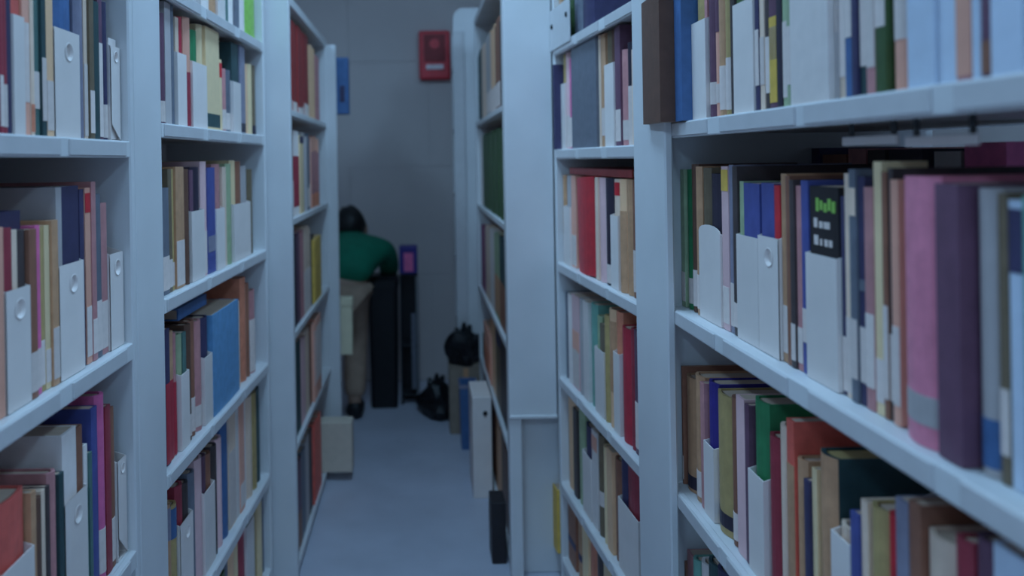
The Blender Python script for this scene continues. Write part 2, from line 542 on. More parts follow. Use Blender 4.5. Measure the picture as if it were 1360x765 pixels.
def make_file(loc, rz, w, d, h, hole, rtop=False):
    """open-topped white magazine file: low front with a round finger hole, side walls rising to the back"""
    o = thing('magazine_file', '', 'file', loc, rz)
    th = 0.0016
    hb = h * 1.25
    bm = bmesh.new()
    # front plate, optionally with hole
    if hole:
        cx, cz, r = w * 0.06, h - min(0.03, w * 0.42), min(0.0115, w * 0.2)
        N = 32
        ring = [(cx + r * math.cos(2 * math.pi * i / N), cz + r * math.sin(2 * math.pi * i / N)) for i in range(N)]
        out = []
        for i in range(N):
            a = 2 * math.pi * i / N
            dx, dz = math.cos(a), math.sin(a)
            ks = []
            if dx > 1e-6: ks.append((w / 2 - cx) / dx)
            if dx < -1e-6: ks.append((-w / 2 - cx) / dx)
            if dz > 1e-6: ks.append((h - cz) / dz)
            if dz < -1e-6: ks.append((-cz) / dz)
            k = min(ks)
            out.append([cx + dx * k, cz + dz * k])
        for corner in ((-w / 2, 0), (w / 2, 0), (-w / 2, h), (w / 2, h)):
            j = min(range(N), key=lambda i: (out[i][0] - corner[0]) ** 2 + (out[i][1] - corner[1]) ** 2)
            out[j] = list(corner)
        for yy, flip in ((0.0, False), (th, True)):
            R_ = [bm.verts.new((x, yy, z)) for x, z in ring]
            O_ = [bm.verts.new((x, yy, z)) for x, z in out]
            for i in range(N):
                j = (i + 1) % N
                bm.faces.new((R_[i], R_[j], O_[j], O_[i]))
    else:
        box(bm, -w / 2, w / 2, 0, th, 0, h - (0.012 if rtop else 0))
        if rtop:
            n = 8
            pr = [(w / 2 * math.cos(math.pi * i / n), h - 0.012 + 0.012 * math.sin(math.pi * i / n)) for i in range(n + 1)]
            A = [bm.verts.new((x, 0, z)) for x, z in pr]
            B = [bm.verts.new((x, th, z)) for x, z in pr]
            bm.faces.new(A)
            bm.faces.new(B[::-1])
            for i in range(n):
                bm.faces.new((A[i], A[i + 1], B[i + 1], B[i]))
    obj('front_panel', bm, M['file'], o)
    for sx in (-1, 1):
        bm = bmesh.new()
        x0, x1 = sorted((sx * w / 2, sx * (w / 2 - th)))
        pr = [(th, 0), (d, 0), (d, hb), (d * 0.55, hb), (th, h - (0.012 if rtop else 0))]
        A = [bm.verts.new((x0, y, z)) for y, z in pr]
        B = [bm.verts.new((x1, y, z)) for y, z in pr]
        bm.faces.new(A)
        bm.faces.new(B[::-1])
        for i in range(5):
            bm.faces.new((A[i], A[(i + 1) % 5], B[(i + 1) % 5], B[i]))
        obj('side_panel', bm, M['file'], o)
    bm = bmesh.new()
    box(bm, -w / 2 + th, w / 2 - th, th, d, 0, th)
    box(bm, -w / 2 + th, w / 2 - th, d - th, d, th, hb)
    obj('bottom_and_back', bm, M['file'], o)
    if hole:
        bm = bmesh.new()
        N = 24
        va = [[bm.verts.new((cx + q * math.cos(2 * math.pi * i / N), yy, cz + q * math.sin(2 * math.pi * i / N)))
               for i in range(N)] for q, yy in ((r * 1.22, -0.0005), (r * 1.08, -0.0012), (r * 0.96, 0.0), (r * 0.7, 0.0036))]
        for A, B in zip(va, va[1:]):
            for i in range(N):
                j = (i + 1) % N
                bm.faces.new((A[i], A[j], B[j], B[i]))
        bm.faces.new(va[-1])
        obj('finger_grip', bm, M['file'], o)
    return o


def near_end(key, zsh, desc, a0, a1, cols, hs):
    """books at the near end of a row, beyond the edge of the photograph"""
    s = SEG[key]
    n = len(cols)
    w = (a1 - a0) / n
    for i, cn in enumerate(cols):
        h = hs[i % len(hs)]
        o = make_book(s.world(a0 + w * (i + 0.5), 0.016 + 0.004 * (i % 2), zsh + 0.001), s.rz, w - 0.001, 0.18, h, cn, {})
        pv = cols[i - 1] if i else 'the upright'
        tag(o, 'thick %s book next to %s at the near row end, %s' % (cn, pv, desc), 'book', 'books, ' + desc)


FAR = []      # books of the far, dim rows, too small to tell apart: built as one object


def wc(sx):
    return len(sx.split())


def fit(parts):
    """join the phrase list, leaving out optional ones (from the end of the option list) past 16 words"""
    p = [q for q in parts if q[0]]
    while wc(' '.join(x[0] for x in p)) > 16:
        opt = [i for i, x in enumerate(p) if x[1]]
        if not opt:
            break
        p.pop(opt[-1])
    return ' '.join(x[0] for x in p)


def say(it):
    return 'white file' if it['kind'] == 'f' else it['col']


def row(key, zsh, desc, items, back=0.014, depth=0.20, clear=0.30, split=None, stuff=False):
    s = SEG[key]
    out = []
    for it in items:
        k = it[0]
        x0, x1, yt = it[1], it[2], it[3]
        o = {'kind': k, 'yt': yt}
        if k == 'f':
            o['cont'] = it[4] if len(it) > 4 else []
            o['o'] = it[5] if len(it) > 5 else {}
            o['col'] = 'white'
        else:
            o['col'] = it[4]
            o['o'] = it[5] if len(it) > 5 else {}
        bk = back + o['o'].get('back', 0)
        ym = o['o'].get('ym')
        if ym is None:
            a0, Yc, z0 = s.hit((x0 + x1) / 2, 200, bk)
            tx, ty = unroll((x0 + x1) / 2, 0)
            ym = VY + (H - (zsh + 0.1)) * F / Yc
        aa = sorted((s.hit(x0, ym, bk)[0], s.hit(x1, ym, bk)[0]))
        o['a'] = aa
        o['bk'] = bk
        if yt is None:
            o['h'] = random.uniform(0.21, min(0.27, clear))
        else:
            _, _, zt = s.hit((x0 + x1) / 2, yt, bk)
            o['h'] = max(0.07, min(clear, zt - zsh))
        out.append(o)
    for q in out:
        if not q['o'].get('free'):
            q['a'] = [max(q['a'][0], s.inner[0]), min(q['a'][1], s.inner[1])]
    out = [q for q in out if q['a'][1] - q['a'][0] > 0.003]
    if split:
        more = []
        for q in out:
            w = q['a'][1] - q['a'][0]
            n = max(1, round(w / split))
            cuts = [0.0] + sorted((k + random.uniform(-0.2, 0.2)) / n for k in range(1, n)) + [1.0]
            for c0, c1 in zip(cuts, cuts[1:]):
                r = dict(q)
                r['a'] = [q['a'][0] + w * c0, q['a'][0] + w * c1]
                r['h'] = max(0.1, q['h'] - random.choice((0.0, 0.0, 0.004, 0.012)))
                r['o'] = {k: v for k, v in q['o'].items() if k != 'label' or n == 1}
                more.append(r)
        out = more
    out.sort(key=lambda q: (q['a'][0] + q['a'][1]) / 2)
    for p, q in zip(out, out[1:]):
        if p['a'][1] > q['a'][0] - 0.0006 or q['a'][0] - p['a'][1] < 0.004:
            m_ = (p['a'][1] + q['a'][0]) / 2
            p['a'][1], q['a'][0] = m_ - 0.0004, m_ + 0.0004
    out = [q for q in out if q['a'][1] - q['a'][0] > 0.0035]
    if stuff:
        for q in out:
            FAR.append((s.world((q['a'][0] + q['a'][1]) / 2, q['bk'], zsh + 0.001), s.rz, q['a'][1] - q['a'][0] - 0.001,
                        min(0.22, q['h'] * 0.75), q['h'], q['col'], q['o']))
        return out
    grp = 'books, ' + desc
    for i, q in enumerate(out):
        w = q['a'][1] - q['a'][0]
        am = (q['a'][0] + q['a'][1]) / 2
        loc = s.world(am, q['bk'] + (random.uniform(0, 0.005) if q['kind'] == 'b' and 'back' not in q['o'] else 0.0), zsh + 0.001)
        nb = [say(out[j]) for j in (i - 1, i + 1) if 0 <= j < len(out)]
        betw = ('between %s and %s' % tuple(nb)) if len(nb) == 2 else 'at row end beside ' + (nb + ['nothing'])[0]
        if q['kind'] == 'f':
            o = make_file(loc, s.rz, w, depth + 0.02, q['h'], q['o'].get('hole', False), q['o'].get('rtop', False))
            cc = [c_[3] for c_ in q['cont']]
            hold = ('holding %s book' % cc[0]) if len(cc) == 1 else ('holding %s and %s books' % (cc[0], cc[1]) if cc else '')
            o['label'] = fit([('white magazine file', 0), (hold, 1), (betw + ',', 0), (desc, 0)])
            o['group'] = 'magazine files, ' + desc
            if q['cont']:
                lo, hi = q['a'][0] + 0.003, q['a'][1] - 0.003
                span = [(c_[0], c_[1]) for c_ in q['cont']]
                mn, mx = min(a for a, b in span), max(b for a, b in span)
                for c_ in q['cont']:
                    f0, f1 = (c_[0] - mn) / (mx - mn), (c_[1] - mn) / (mx - mn)
                    if s.sg < 0:
                        f0, f1 = 1 - f1, 1 - f0
                    b0, b1 = lo + (hi - lo) * f0 + 0.0003, lo + (hi - lo) * f1 - 0.0003
                    if c_[2] is None:
                        hh = random.uniform(0.23, min(0.27, clear))
                    else:
                        hh = max(q['h'] + 0.01, min(clear - 0.004, s.hit((c_[0] + c_[1]) / 2, c_[2], q['bk'] + 0.006)[2] - zsh))
                    op = c_[4] if len(c_) > 4 else {}
                    bo = make_book(s.world((b0 + b1) / 2, q['bk'] + 0.0045, zsh + 0.004), s.rz, b1 - b0, depth + 0.005, hh,
                                   c_[3], op)
                    tag(bo, fit([('%s book standing inside white file,' % c_[3], 0), (betw + ',', 1), (desc, 0)]), 'book', grp)
                    for mk in op.get('marks', ()):
                        mk(bo, b1 - b0, hh)
        else:
            dd = min(0.24, max(0.12, q['h'] * random.uniform(0.68, 0.8))) + q['o'].get('deep', 0)
            o = make_book(loc, s.rz, w, dd, q['h'], q['col'], q['o'])
            if 'lean' in q['o']:
                lean = q['o']['lean']
                o.rotation_euler = (0, lean, s.rz)
            size = 'slim' if w < 0.016 else ('thick' if w > 0.042 else '')
            feat = 'with white spine label' if 'l' in q['o'] else (
                'with %s band' % q['o']['k'][0][0] if q['o'].get('k') else '')
            tag(o, q['o'].get('label') or fit([((size + ' ' + q['col']).strip() + ' book', 0), (feat, 1), (betw + ',', 0), (desc, 0)]),
                'book', grp)
    return out


def flat_book(key, zb, a0, a1, b0, b1, th, colour, label):
    """book lying flat on the tops of a row, its long side along the shelf"""
    s = SEG[key]
    bm = bmesh.new()
    L, D = a1 - a0, b1 - b0
    box(bm, -L / 2, L / 2, 0, D, 0, 0.0025)
    box(bm, -L / 2, L / 2, 0, D, th - 0.0025, th)
    box(bm, -L / 2, L / 2, 0, 0.003, 0.0025, th - 0.0025)
    o = obj('book', bm, M['c_' + colour], None, s.world((a0 + a1) / 2, b0, zb), s.rz)
    bm = bmesh.new()
    box(bm, -L / 2 + 0.004, L / 2 - 0.004, 0.0032, D - 0.004, 0.0026, th - 0.0026)
    obj('page_block', bm, M['paper'], o)
    tag(o, label, 'book', 'books lying flat on other books')
    return o


LB = (0.04, 0.3)
LB2 = (0.02, 0.42)
b, fl = 'b', 'f'
Hh = {'hole': True}

# ---- bookcase of the navy ledger and the magenta book
row('L1', 1.278, 'shelf over navy ledger', [
    (b, -16, -7, None, 'tan'), (b, -7, 0, None, 'navy'), (b, 0, 5, None, 'maroon', {'l': LB}), (b, 5, 11, None, 'maroon', {'l': LB}), (b, 11, 18, None, 'navy'),
    (fl, 18, 33, 22, [(18, 33, -40, 'brick')]),
    (b, 33, 42, None, 'salmon', {'l': (0.16, 0.5)}), (b, 42, 47, None, 'pale grey', {'k': [('orange', 0.02, 0.16)]}),
    (b, 47, 57, None, 'teal', {'l': (0.16, 0.42)}), (b, 57, 63, None, 'dark teal', {'l': (0.08, 0.35)}),
    (b, 63, 72, None, 'beige', {'l': LB}),
    (fl, 73, 106, 42, [(73, 106, -55, 'blue')], Hh),
    (b, 106, 116, None, 'steel blue'), (b, 116, 121, None, 'pale grey', {'l': LB2}), (b, 121, 127, None, 'dark olive', {'l': LB}), (b, 127, 134, None, 'dark teal'),
    (b, 134, 140, None, 'plum', {'l': (0.02, 0.62)}), (b, 140, 147, None, 'navy', {'l': (0.02, 0.3)}),
    (fl, 148, 169, 65, [(150, 160, 60, 'white')], Hh),
])
row('L1', 0.940, "navy ledger's shelf", [
    (b, -12, -4, 303, 'tan'), (b, -4, 8, 303, 'salmon'),
    (fl, 9, 41, 384, [(9, 22, 306, 'maroon'), (22, 30, 308, 'pale grey'), (30, 41, 308, 'charcoal')], Hh),
    (b, 41, 51, 305, 'brown', {'l': LB}), (b, 51, 58, 300, 'magenta', {'l': LB}), (b, 58, 64, 303, 'olive', {'l': LB}), (b, 64, 71, 300, 'cream', {'l': LB}),
    (b, 71, 79, 293, 'tan', {'l': LB}),
    (fl, 80, 112, 350, [(80, 88, 252, 'grey'), (88, 112, 250, 'navy', {'round': False})], Hh),
    (b, 112, 118, 252, 'navy'), (b, 118, 125, 250, 'salmon', {'l': LB, 'k': [('crimson', 0.86, 0.97)]}), (b, 125, 131, 242, 'mauve', {'l': LB}),
    (b, 131, 138, 258, 'slate', {'l': LB}), (b, 138, 146, 270, 'mauve', {'l': LB}),
    (fl, 147, 166, 336, [], Hh),
], clear=0.275)
row('L1', 0.592, "magenta book's shelf", [
    (fl, 3, 47, 745, [(3, 47, 658, 'brick', {'round': True})]),
    (b, 47, 54, 652, 'tan'), (b, 54, 61, 660, 'dark brown'), (b, 61, 66, 650, 'pale grey'), (b, 66, 71, 645, 'charcoal'),
    (b, 71, 81, 625, 'mauve'), (b, 81, 87, 628, 'dark teal'),
    (fl, 88, 117, 657, [(88, 108, 570, 'white', {'round': False}), (108, 117, 563, 'brown')], Hh),
    (b, 117, 122, 590, 'white', {'k': [('teal', 0.02, 0.72)]}), (b, 122, 126, 600, 'teal'), (b, 126, 134, 540, 'royal blue'),
    (b, 134, 144, 522, 'magenta', {'l': (0.05, 0.28)}), (b, 144, 151, 538, 'maroon'), (b, 151, 156, 540, 'brown', {'l': LB}),
    (fl, 157, 177, 605, [], Hh),
], clear=0.30)
flat_book('L1', 1.153, 0.26, 0.476, 0.035, 0.20, 0.030, 'navy', 'navy book lying flat across the row beside the navy ledger')

near_end('L1', 1.278, 'shelf over navy ledger', 0.03, 0.325, ['brown', 'navy', 'tan', 'teal', 'grey', 'maroon'], (0.23, 0.25, 0.21))
near_end('L1', 0.940, "navy ledger's shelf", 0.03, 0.325, ['slate', 'tan', 'maroon', 'olive', 'navy', 'beige'], (0.24, 0.21, 0.22))
near_end('L1', 0.592, "magenta book's shelf", 0.03, 0.345, ['teal', 'brown', 'grey', 'navy', 'tan'], (0.22, 0.25, 0.24))

# ---- bookcase of the big sky blue box
row('L2', 1.585, "lime green book's shelf", [
    (b, 262, 272, None, 'grey'), (b, 272, 281, None, 'white'), (b, 281, 290, None, 'tan'), (b, 290, 300, None, 'white'), (b, 300, 306, None, 'teal'), (b, 306, 314, None, 'white'),
    (b, 314, 319, None, 'slate'), (b, 319, 327, None, 'white'), (b, 327, 341, None, 'lime green')], clear=0.26)
row('L2', 1.316, 'shelf under lime green book', [
    (b, 214, 222, None, 'plum', {'l': (0.02, 0.2)}), (b, 222, 230, 5, 'grey'), (b, 230, 236, 8, 'slate'),
    (fl, 236, 248, 72, [(236, 241, 28, 'pale grey'), (241, 248, 28, 'dark red')]),
    (b, 248, 256, 25, 'salmon', {'k': [('maroon', 0.01, 0.5)]}),
    (fl, 256, 275, 85, [(256, 268, 45, 'green'), (268, 275, 38, 'cream')]),
    (b, 275, 293, 40, 'cream', {'k': [('dark teal', 0.03, 0.16)], 'round': False}), (b, 293, 299, 80, 'cream', {'k': [('crimson', 0.75, 0.95)]}),
    (b, 299, 304, 92, 'mauve', {'l': LB}), (b, 304, 310, 94, 'slate', {'l': LB}),
    (fl, 310, 320, 110, [(310, 320, 62, 'dark teal')]),
    (b, 320, 327, 62, 'steel blue', {'k': [('midnight', 0.02, 0.12)]}), (b, 327, 333, 86, 'beige'), (b, 333, 338, 86, 'cream'), (b, 338, 343, 88, 'dark olive', {'k': [('midnight', 0.02, 0.14)]}),
], clear=0.245)
row('L2', 0.986, 'shelf over blue box', [
    (b, 217, 226, 250, 'slate', {'l': LB}), (b, 226, 231, 225, 'dark olive', {'l': LB}), (b, 231, 236, 225, 'olive', {'l': LB}), (b, 236, 247, 222, 'tan', {'l': (0.02, 0.4)}), (b, 247, 254, 225, 'dark brown'),
    (fl, 255, 272, 280, [(255, 260, 228, 'plum'), (260, 272, 224, 'midnight')]),
    (b, 272, 278, 215, 'lilac', {'l': (0.02, 0.45)}), (b, 278, 288, 223, 'royal blue', {'k': [('steel blue', 0.2, 0.35)]}),
    (fl, 288, 299, 277, [(288, 299, 220, 'mauve')]),
    (b, 299, 304, 222, 'pale grey'), (b, 304, 310, 218, 'sage'),
    (fl, 311, 333, 270, [(311, 317, 215, 'cream'), (317, 325, 216, 'brown'), (325, 333, 222, 'grey')]),
    (b, 333, 339, 225, 'dark olive'),
], clear=0.285)
row('L2', 0.657, "big blue box's shelf", [
    (b, 222, 228, 437, 'navy', {'k': [('dark red', 0.01, 0.6)]}), (b, 228, 234, 440, 'tan', {'k': [('dark red', 0.01, 0.62)]}), (b, 234, 240, 442, 'mauve', {'k': [('dark red', 0.01, 0.6)]}),
    (fl, 241, 252, 495, [(241, 247, 443, 'sage'), (247, 252, 440, 'teal')]),
    (b, 252, 258, 430, 'dark brown', {'l': LB}), (b, 258, 264, 425, 'brown', {'l': LB}), (b, 264, 272, 425, 'mauve', {'l': LB}),
    (fl, 272, 283, 472, [(272, 283, 420, 'navy')]),
    (b, 283, 318, 408, 'sky blue', {'round': False, 'back': -0.002, 'label': 'big sky blue box file between white files on a bookcase'}),
    (b, 318, 323, 400, 'pale grey'), (b, 323, 330, 368, 'orange', {'back': 0.004}), (b, 330, 335, 376, 'brown'), (b, 335, 342, 385, 'mauve', {'l': (0.02, 0.6)}),
], clear=0.29)
flat_book('L2', 0.915, 0.30, 0.50, 0.03, 0.17, 0.024, 'blue', 'blue book lying flat on books beside the big sky blue box')
row('L2', 0.335, 'shelf under blue box', [
    (b, 224, 231, 668, 'tan', {'k': [('steel blue', 0.72, 0.97)]}), (b, 231, 239, 668, 'olive', {'k': [('blue', 0.72, 0.97)]}),
    (fl, 240, 257, 688, [(240, 249, 640, 'maroon'), (249, 257, 636, 'charcoal')], Hh),
    (b, 257, 264, 625, 'slate'), (b, 264, 272, 607, 'lilac'),
    (fl, 272, 286, 647, [(272, 279, 602, 'plum'), (279, 286, 598, 'brown')]),
    (b, 286, 292, 590, 'charcoal'), (b, 292, 299, 580, 'lilac'), (b, 299, 307, 548, 'blue'), (b, 307, 316, 542, 'pale grey', {'l': (0.02, 0.7)}),
    (b, 316, 320, 540, 'white'), (b, 320, 326, 532, 'salmon', {'l': LB}), (b, 326, 331, 528, 'white'), (b, 331, 338, 525, 'pale grey'), (b, 338, 343, 520, 'olive'), (b, 343, 349, 515, 'dark teal'),
], clear=0.285)
row('L2', 0.06, 'bottom shelf below blue box', [
    (b, 268, 280, 800, 'dark green'), (b, 280, 290, 790, 'teal'), (b, 290, 300, 765, 'dark green'), (b, 300, 307, 720, 'slate'), (b, 307, 314, 705, 'beige'), (b, 314, 320, 700, 'cream'), (b, 320, 328, 685, 'maroon'),
    (fl, 328, 338, 692, [(328, 338, 655, 'dark green')]), (b, 338, 345, 642, 'olive'), (b, 345, 350, 640, 'cream'), (b, 350, 354, 640, 'slate'),
], clear=0.24)

# ---- bookcase of the rust-red volume, by the person
row('L3', 1.395, "rust volume's shelf", [
    (b, 386, 399, 14, 'rust', {'l': (0.0, 0.10), 'round': False}), (b, 399, 411, 22, 'rust', {'round': False, 'l': (0.0, 0.1)}), (b, 411, 420, 62, 'beige'), (b, 420, 426, 75, 'mauve')], back=0.012, split=0.06, clear=0.29)
row('L3', 1.068, 'first shelf below rust volumes', [
    (b, 388, 393, 165, 'brown', {'l': (0.02, 0.4)}), (b, 393, 399, 152, 'white', {'k': [('maroon', 0.1, 0.7)]}), (b, 399, 404, 158, 'cream', {'k': [('navy', 0.9, 0.99)]}), (b, 404, 409, 165, 'grey'), (b, 409, 415, 168, 'slate', {'l': LB}), (b, 415, 425, 155, 'salmon', {'k': [('orange', 0.02, 0.2), ('mauve', 0.2, 0.8)]})], back=0.012, split=0.06, clear=0.27)
row('L3', 0.726, 'second shelf below rust volumes', [
    (b, 389, 395, 300, 'midnight'), (b, 395, 399, 300, 'plum'), (b, 399, 404, 300, 'mauve'), (b, 404, 413, 298, 'pale grey', {'l': (0.02, 0.5)}), (b, 413, 417, 310, 'charcoal'), (b, 417, 427, 315, 'yellow', {'back': -0.006})], back=0.012, split=0.045, stuff=True, clear=0.29)
row('L3', 0.39, 'third shelf below rust volumes', [
    (b, 390, 400, 450, 'dark teal'), (b, 400, 406, 440, 'lilac'), (b, 406, 411, 430, 'pale grey'), (b, 411, 417, 430, 'brown'), (b, 417, 427, 405, 'salmon', {'back': -0.01, 'l': (0.2, 0.9)})], back=0.012, split=0.045, stuff=True, clear=0.28)
row('L3', 0.035, 'lowest shelf below rust volumes', [
    (b, 394, 401, 560, 'plum', {'k': [('brown', 0.0, 0.4)]}), (b, 401, 406, 555, 'slate'), (b, 406, 411, 545, 'grey'), (b, 411, 417, 535, 'charcoal'), (b, 417, 427, 524, 'coral', {'back': -0.006})], back=0.012, split=0.045, stuff=True, clear=0.28)

# ---- bookcase of the thick pink book
def cover_marks(bo, t, h):
    bm = bmesh.new()
    for (z0, ws) in ((0.785, (0.0, 0.10, 0.16, 0.26, 0.30, 0.46)), (0.695, (0.0, 0.12, 0.18, 0.24, 0.31, 0.40, 0.44, 0.52))):
        for i in range(0, len(ws) - 1, 2):
            x0, x1 = -t * 0.33 + ws[i] * t * 1.2, -t * 0.33 + ws[i + 1] * t * 1.2
            box(bm, x0, min(x1, t * 0.42), -0.0006, 0.001, z0 * h, (z0 + (0.035 if i else 0.05)) * h)
    obj('cover_lettering', bm, M['label'], bo)
    bm = bmesh.new()
    for i in range(5):
        x = -t * 0.25 + i * t * 0.14
        box(bm, x, x + t * 0.10, -0.0006, 0.001, (0.87 + 0.01 * (i % 2)) * h, (0.94 - 0.012 * (i % 3)) * h)
    obj('cover_emblem', bm, M['c_lime green'], bo)


row('R1', 1.298, 'shelf over pink book', [
    (b, 853, 886, None, 'dark brown', {'back': -0.044, 'free': 1, 'round': False, 'ym': 120, 'deep': 0.03, 'label': 'tall dark brown book jutting out over the wide white post'}),
    (b, 886, 911, None, 'blue', {'back': -0.018, 'round': False, 'ym': 120, 'label': 'tall blue book next to the jutting dark brown book'}),
    (fl, 913, 937, 30, [(913, 932, -30, 'olive'), (932, 937, -30, 'mauve')]),
    (b, 937, 945, None, 'plum', {'l': (0.1, 0.33)}), (b, 945, 952, None, 'salmon', {'l': (0.1, 0.25), 'k': [('plum', 0.6, 0.98)]}), (b, 952, 960, None, 'tan', {'l': LB}), (b, 960, 968, None, 'olive', {'l': (0.04, 0.35)}), (b, 968, 973, None, 'charcoal'),
    (fl, 974, 1000, 2, [(974, 1000, -60, 'dark green')]),
    (b, 1000, 1005, None, 'navy', {'l': (0.14, 0.42)}), (b, 1005, 1011, None, 'pale grey', {'l': (0.14, 0.42)}), (b, 1011, 1017, None, 'charcoal', {'l': (0.1, 0.44)}), (b, 1017, 1027, None, 'plum', {'k': [('yellow', 0.04, 0.56), ('cream', 0.3, 0.5)]}), (b, 1027, 1034, None, 'midnight'),
    (b, 1034, 1041, None, 'sage', {'l': (0.05, 0.4)}), (b, 1041, 1048, None, 'sage', {'l': (0.12, 0.42)}),
    (b, 1048, 1102, None, 'white', {'round': False, 'back': -0.006, 'label': 'broad plain white box file among books, shelf over pink book'}),
    (b, 1102, 1109, None, 'grey', {'l': (0.3, 0.7)}), (b, 1109, 1117, None, 'pale grey', {'l': (0.1, 0.8)}), (b, 1117, 1128, None, 'blue', {'l': (0.25, 0.68)}), (b, 1128, 1135, None, 'navy'),
    (b, 1135, 1148, None, 'dark teal', {'l': (0.12, 0.6)}), (b, 1148, 1160, None, 'mauve', {'l': (0.12, 0.62)}), (b, 1160, 1174, None, 'dark green', {'l': (0.26, 0.62)}), (b, 1174, 1202, None, 'salmon', {'l': (0.22, 0.68)}),
    (b, 1203, 1238, None, 'pale blue', {'round': False}), (b, 1238, 1263, None, 'pale blue', {'round': False}), (b, 1263, 1284, None, 'mauve', {'k': [('salmon', 0.02, 0.34)]}), (b, 1284, 1296, None, 'pale blue'), (b, 1296, 1312, None, 'plum', {'k': [('brown', 0.02, 0.14)]}),
    (b, 1313, 1362, None, 'pale blue', {'round': False, 'back': -0.008}), (b, 1363, 1392, None, 'navy'),
], back=0.010)
row('R1', 0.961, "thick pink book's shelf", [
    (b, 896, 901, 232, 'dark teal', {'l': (0.1, 0.5)}), (b, 901, 908, 226, 'sage', {'l': LB}), (b, 908, 915, 226, 'green', {'l': LB}), (b, 915, 922, 219, 'dark brown', {'l': LB}), (b, 922, 928, 222, 'tan', {'l': LB}),
    (fl, 929, 957, 300, [(929, 938, 226, 'dark olive'), (938, 957, 234, 'midnight')], {'rtop': True}),
    (b, 957, 966, 222, 'lilac', {'l': LB, 'k': [('yellow', 0.85, 0.98)]}), (b, 966, 972, 220, 'steel blue', {'l': LB}), (b, 972, 978, 222, 'charcoal', {'l': (0.05, 0.26)}),
    (fl, 979, 1007, 315, [(979, 985, 244, 'sage'), (985, 1007, 247, 'royal blue', {'round': False})]),
    (fl, 1007, 1034, 316, [(1007, 1026, 247, 'royal blue', {'round': False}), (1026, 1034, 250, 'crimson')], Hh),
    (b, 1034, 1042, 232, 'tan', {'l': (0.05, 0.26)}), (b, 1042, 1048, 235, 'brown'), (b, 1048, 1054, 240, 'charcoal', {'l': LB}), (b, 1054, 1061, 248, 'mauve', {'l': LB}), (b, 1061, 1070, 241, 'royal blue', {'l': (0.16, 0.3)}),
    (fl, 1071, 1112, 341, [(1071, 1112, 252, 'black', {'round': False, 'marks': (cover_marks,)})]),
    (b, 1112, 1118, 262, 'navy', {'l': (0.02, 0.3)}), (b, 1118, 1128, 232, 'pale grey', {'l': (0.02, 0.35)}), (b, 1128, 1137, 226, 'slate', {'l': (0.1, 0.4), 'k': [('pale grey', 0.8, 0.92)]}), (b, 1137, 1146, 236, 'navy', {'l': (0.1, 0.4), 'k': [('slate', 0.5, 0.55)]}),
    (b, 1146, 1158, 250, 'mauve', {'l': (0.1, 0.4)}), (b, 1158, 1169, 216, 'cream', {'l': (0.05, 0.3), 'deep': -0.14}), (b, 1169, 1176, 230, 'brown', {'l': (0.08, 0.4), 'deep': -0.10}), (b, 1176, 1183, 225, 'charcoal', {'l': (0.08, 0.35)}), (b, 1183, 1193, 240, 'salmon', {'l': (0.08, 0.35)}),
    (b, 1194, 1243, 236, 'pink', {'round': True, 'back': -0.010, 'k': [('grey', 0.08, 0.19)], 'label': 'thick pink book with grey spine patch next to a dark plum book'}),
    (b, 1244, 1282, 246, 'plum', {'round': False, 'back': -0.010, 'label': 'thick dark plum book next to the thick pink book'}),
    (b, 1284, 1322, 252, 'grey', {'k': [('blue', 0.03, 0.2)], 'round': True}), (b, 1323, 1335, 258, 'dark olive', {'l': (0.1, 0.34)}), (b, 1336, 1357, 268, 'pale blue', {'k': [('navy', 0.75, 0.97)], 'round': False}), (b, 1358, 1374, 262, 'turquoise'), (b, 1374, 1400, 262, 'mauve'),
], back=0.024, clear=0.285)
row('R1', 0.632, 'shelf under pink book', [
    (b, 899, 906, 486, 'brown', {'l': LB}), (b, 906, 918, 502, 'tan', {'k': [('midnight', 0.03, 0.14)]}), (b, 918, 929, 500, 'tan', {'l': LB}), (b, 929, 934, 510, 'mauve'),
    (fl, 935, 948, 592, [(935, 948, 508, 'deep blue')]),
    (b, 948, 966, 525, 'olive', {'k': [('midnight', 0.05, 0.15)]}), (b, 966, 977, 530, 'brown', {'l': LB}), (b, 977, 988, 530, 'lilac'), (b, 988, 994, 540, 'plum'),
    (fl, 994, 1014, 632, [(994, 1014, 533, 'green')]),
    (b, 1015, 1031, 582, 'maroon'), (b, 1031, 1046, 568, 'pale grey'), (b, 1046, 1056, 561, 'coral', {'k': [('tan', 0.0, 0.78)], 'deep': -0.06}), (b, 1056, 1068, 612, 'tan'), (b, 1068, 1075, 640, 'navy'), (b, 1075, 1081, 625, 'cream'),
    (b, 1082, 1104, 606, 'dark teal', {'round': True, 'deep': 0.03, 'k': [('tan', 0.0, 1.0)], 'pages': 'olive', 'label': 'tall dark teal book with tan spine and olive page edges, under pink book'}),
    (fl, 1105, 1129, 716, [(1105, 1129, 700, 'pale grey')]), (b, 1130, 1140, 684, 'royal blue'), (b, 1140, 1149, 668, 'pale grey'), (b, 1149, 1173, 677, 'olive', {'round': True}), (b, 1173, 1190, 687, 'crimson', {'round': True}),
    (b, 1190, 1207, 668, 'steel blue'), (b, 1207, 1223, 672, 'brown'), (b, 1223, 1261, 717, 'pale grey', {'round': True}), (b, 1261, 1284, 720, 'maroon'), (b, 1284, 1318, 722, 'plum'), (b, 1319, 1362, 737, 'pale blue', {'round': False}),
], back=0.020, clear=0.285)
row('R1', 0.31, 'lowest shelf by pink book', [
    (b, 903, 911, 745, 'brown'), (b, 911, 919, 738, 'mauve'), (b, 919, 926, 745, 'turquoise'), (b, 926, 936, 750, 'white'), (b, 936, 948, 750, 'dark teal'), (b, 948, 960, 760, 'navy')], back=0.02, clear=0.27)
near_end('R1', 1.298, 'shelf over pink book', 0.03, 0.158, ['slate', 'tan', 'teal'], (0.24, 0.22))
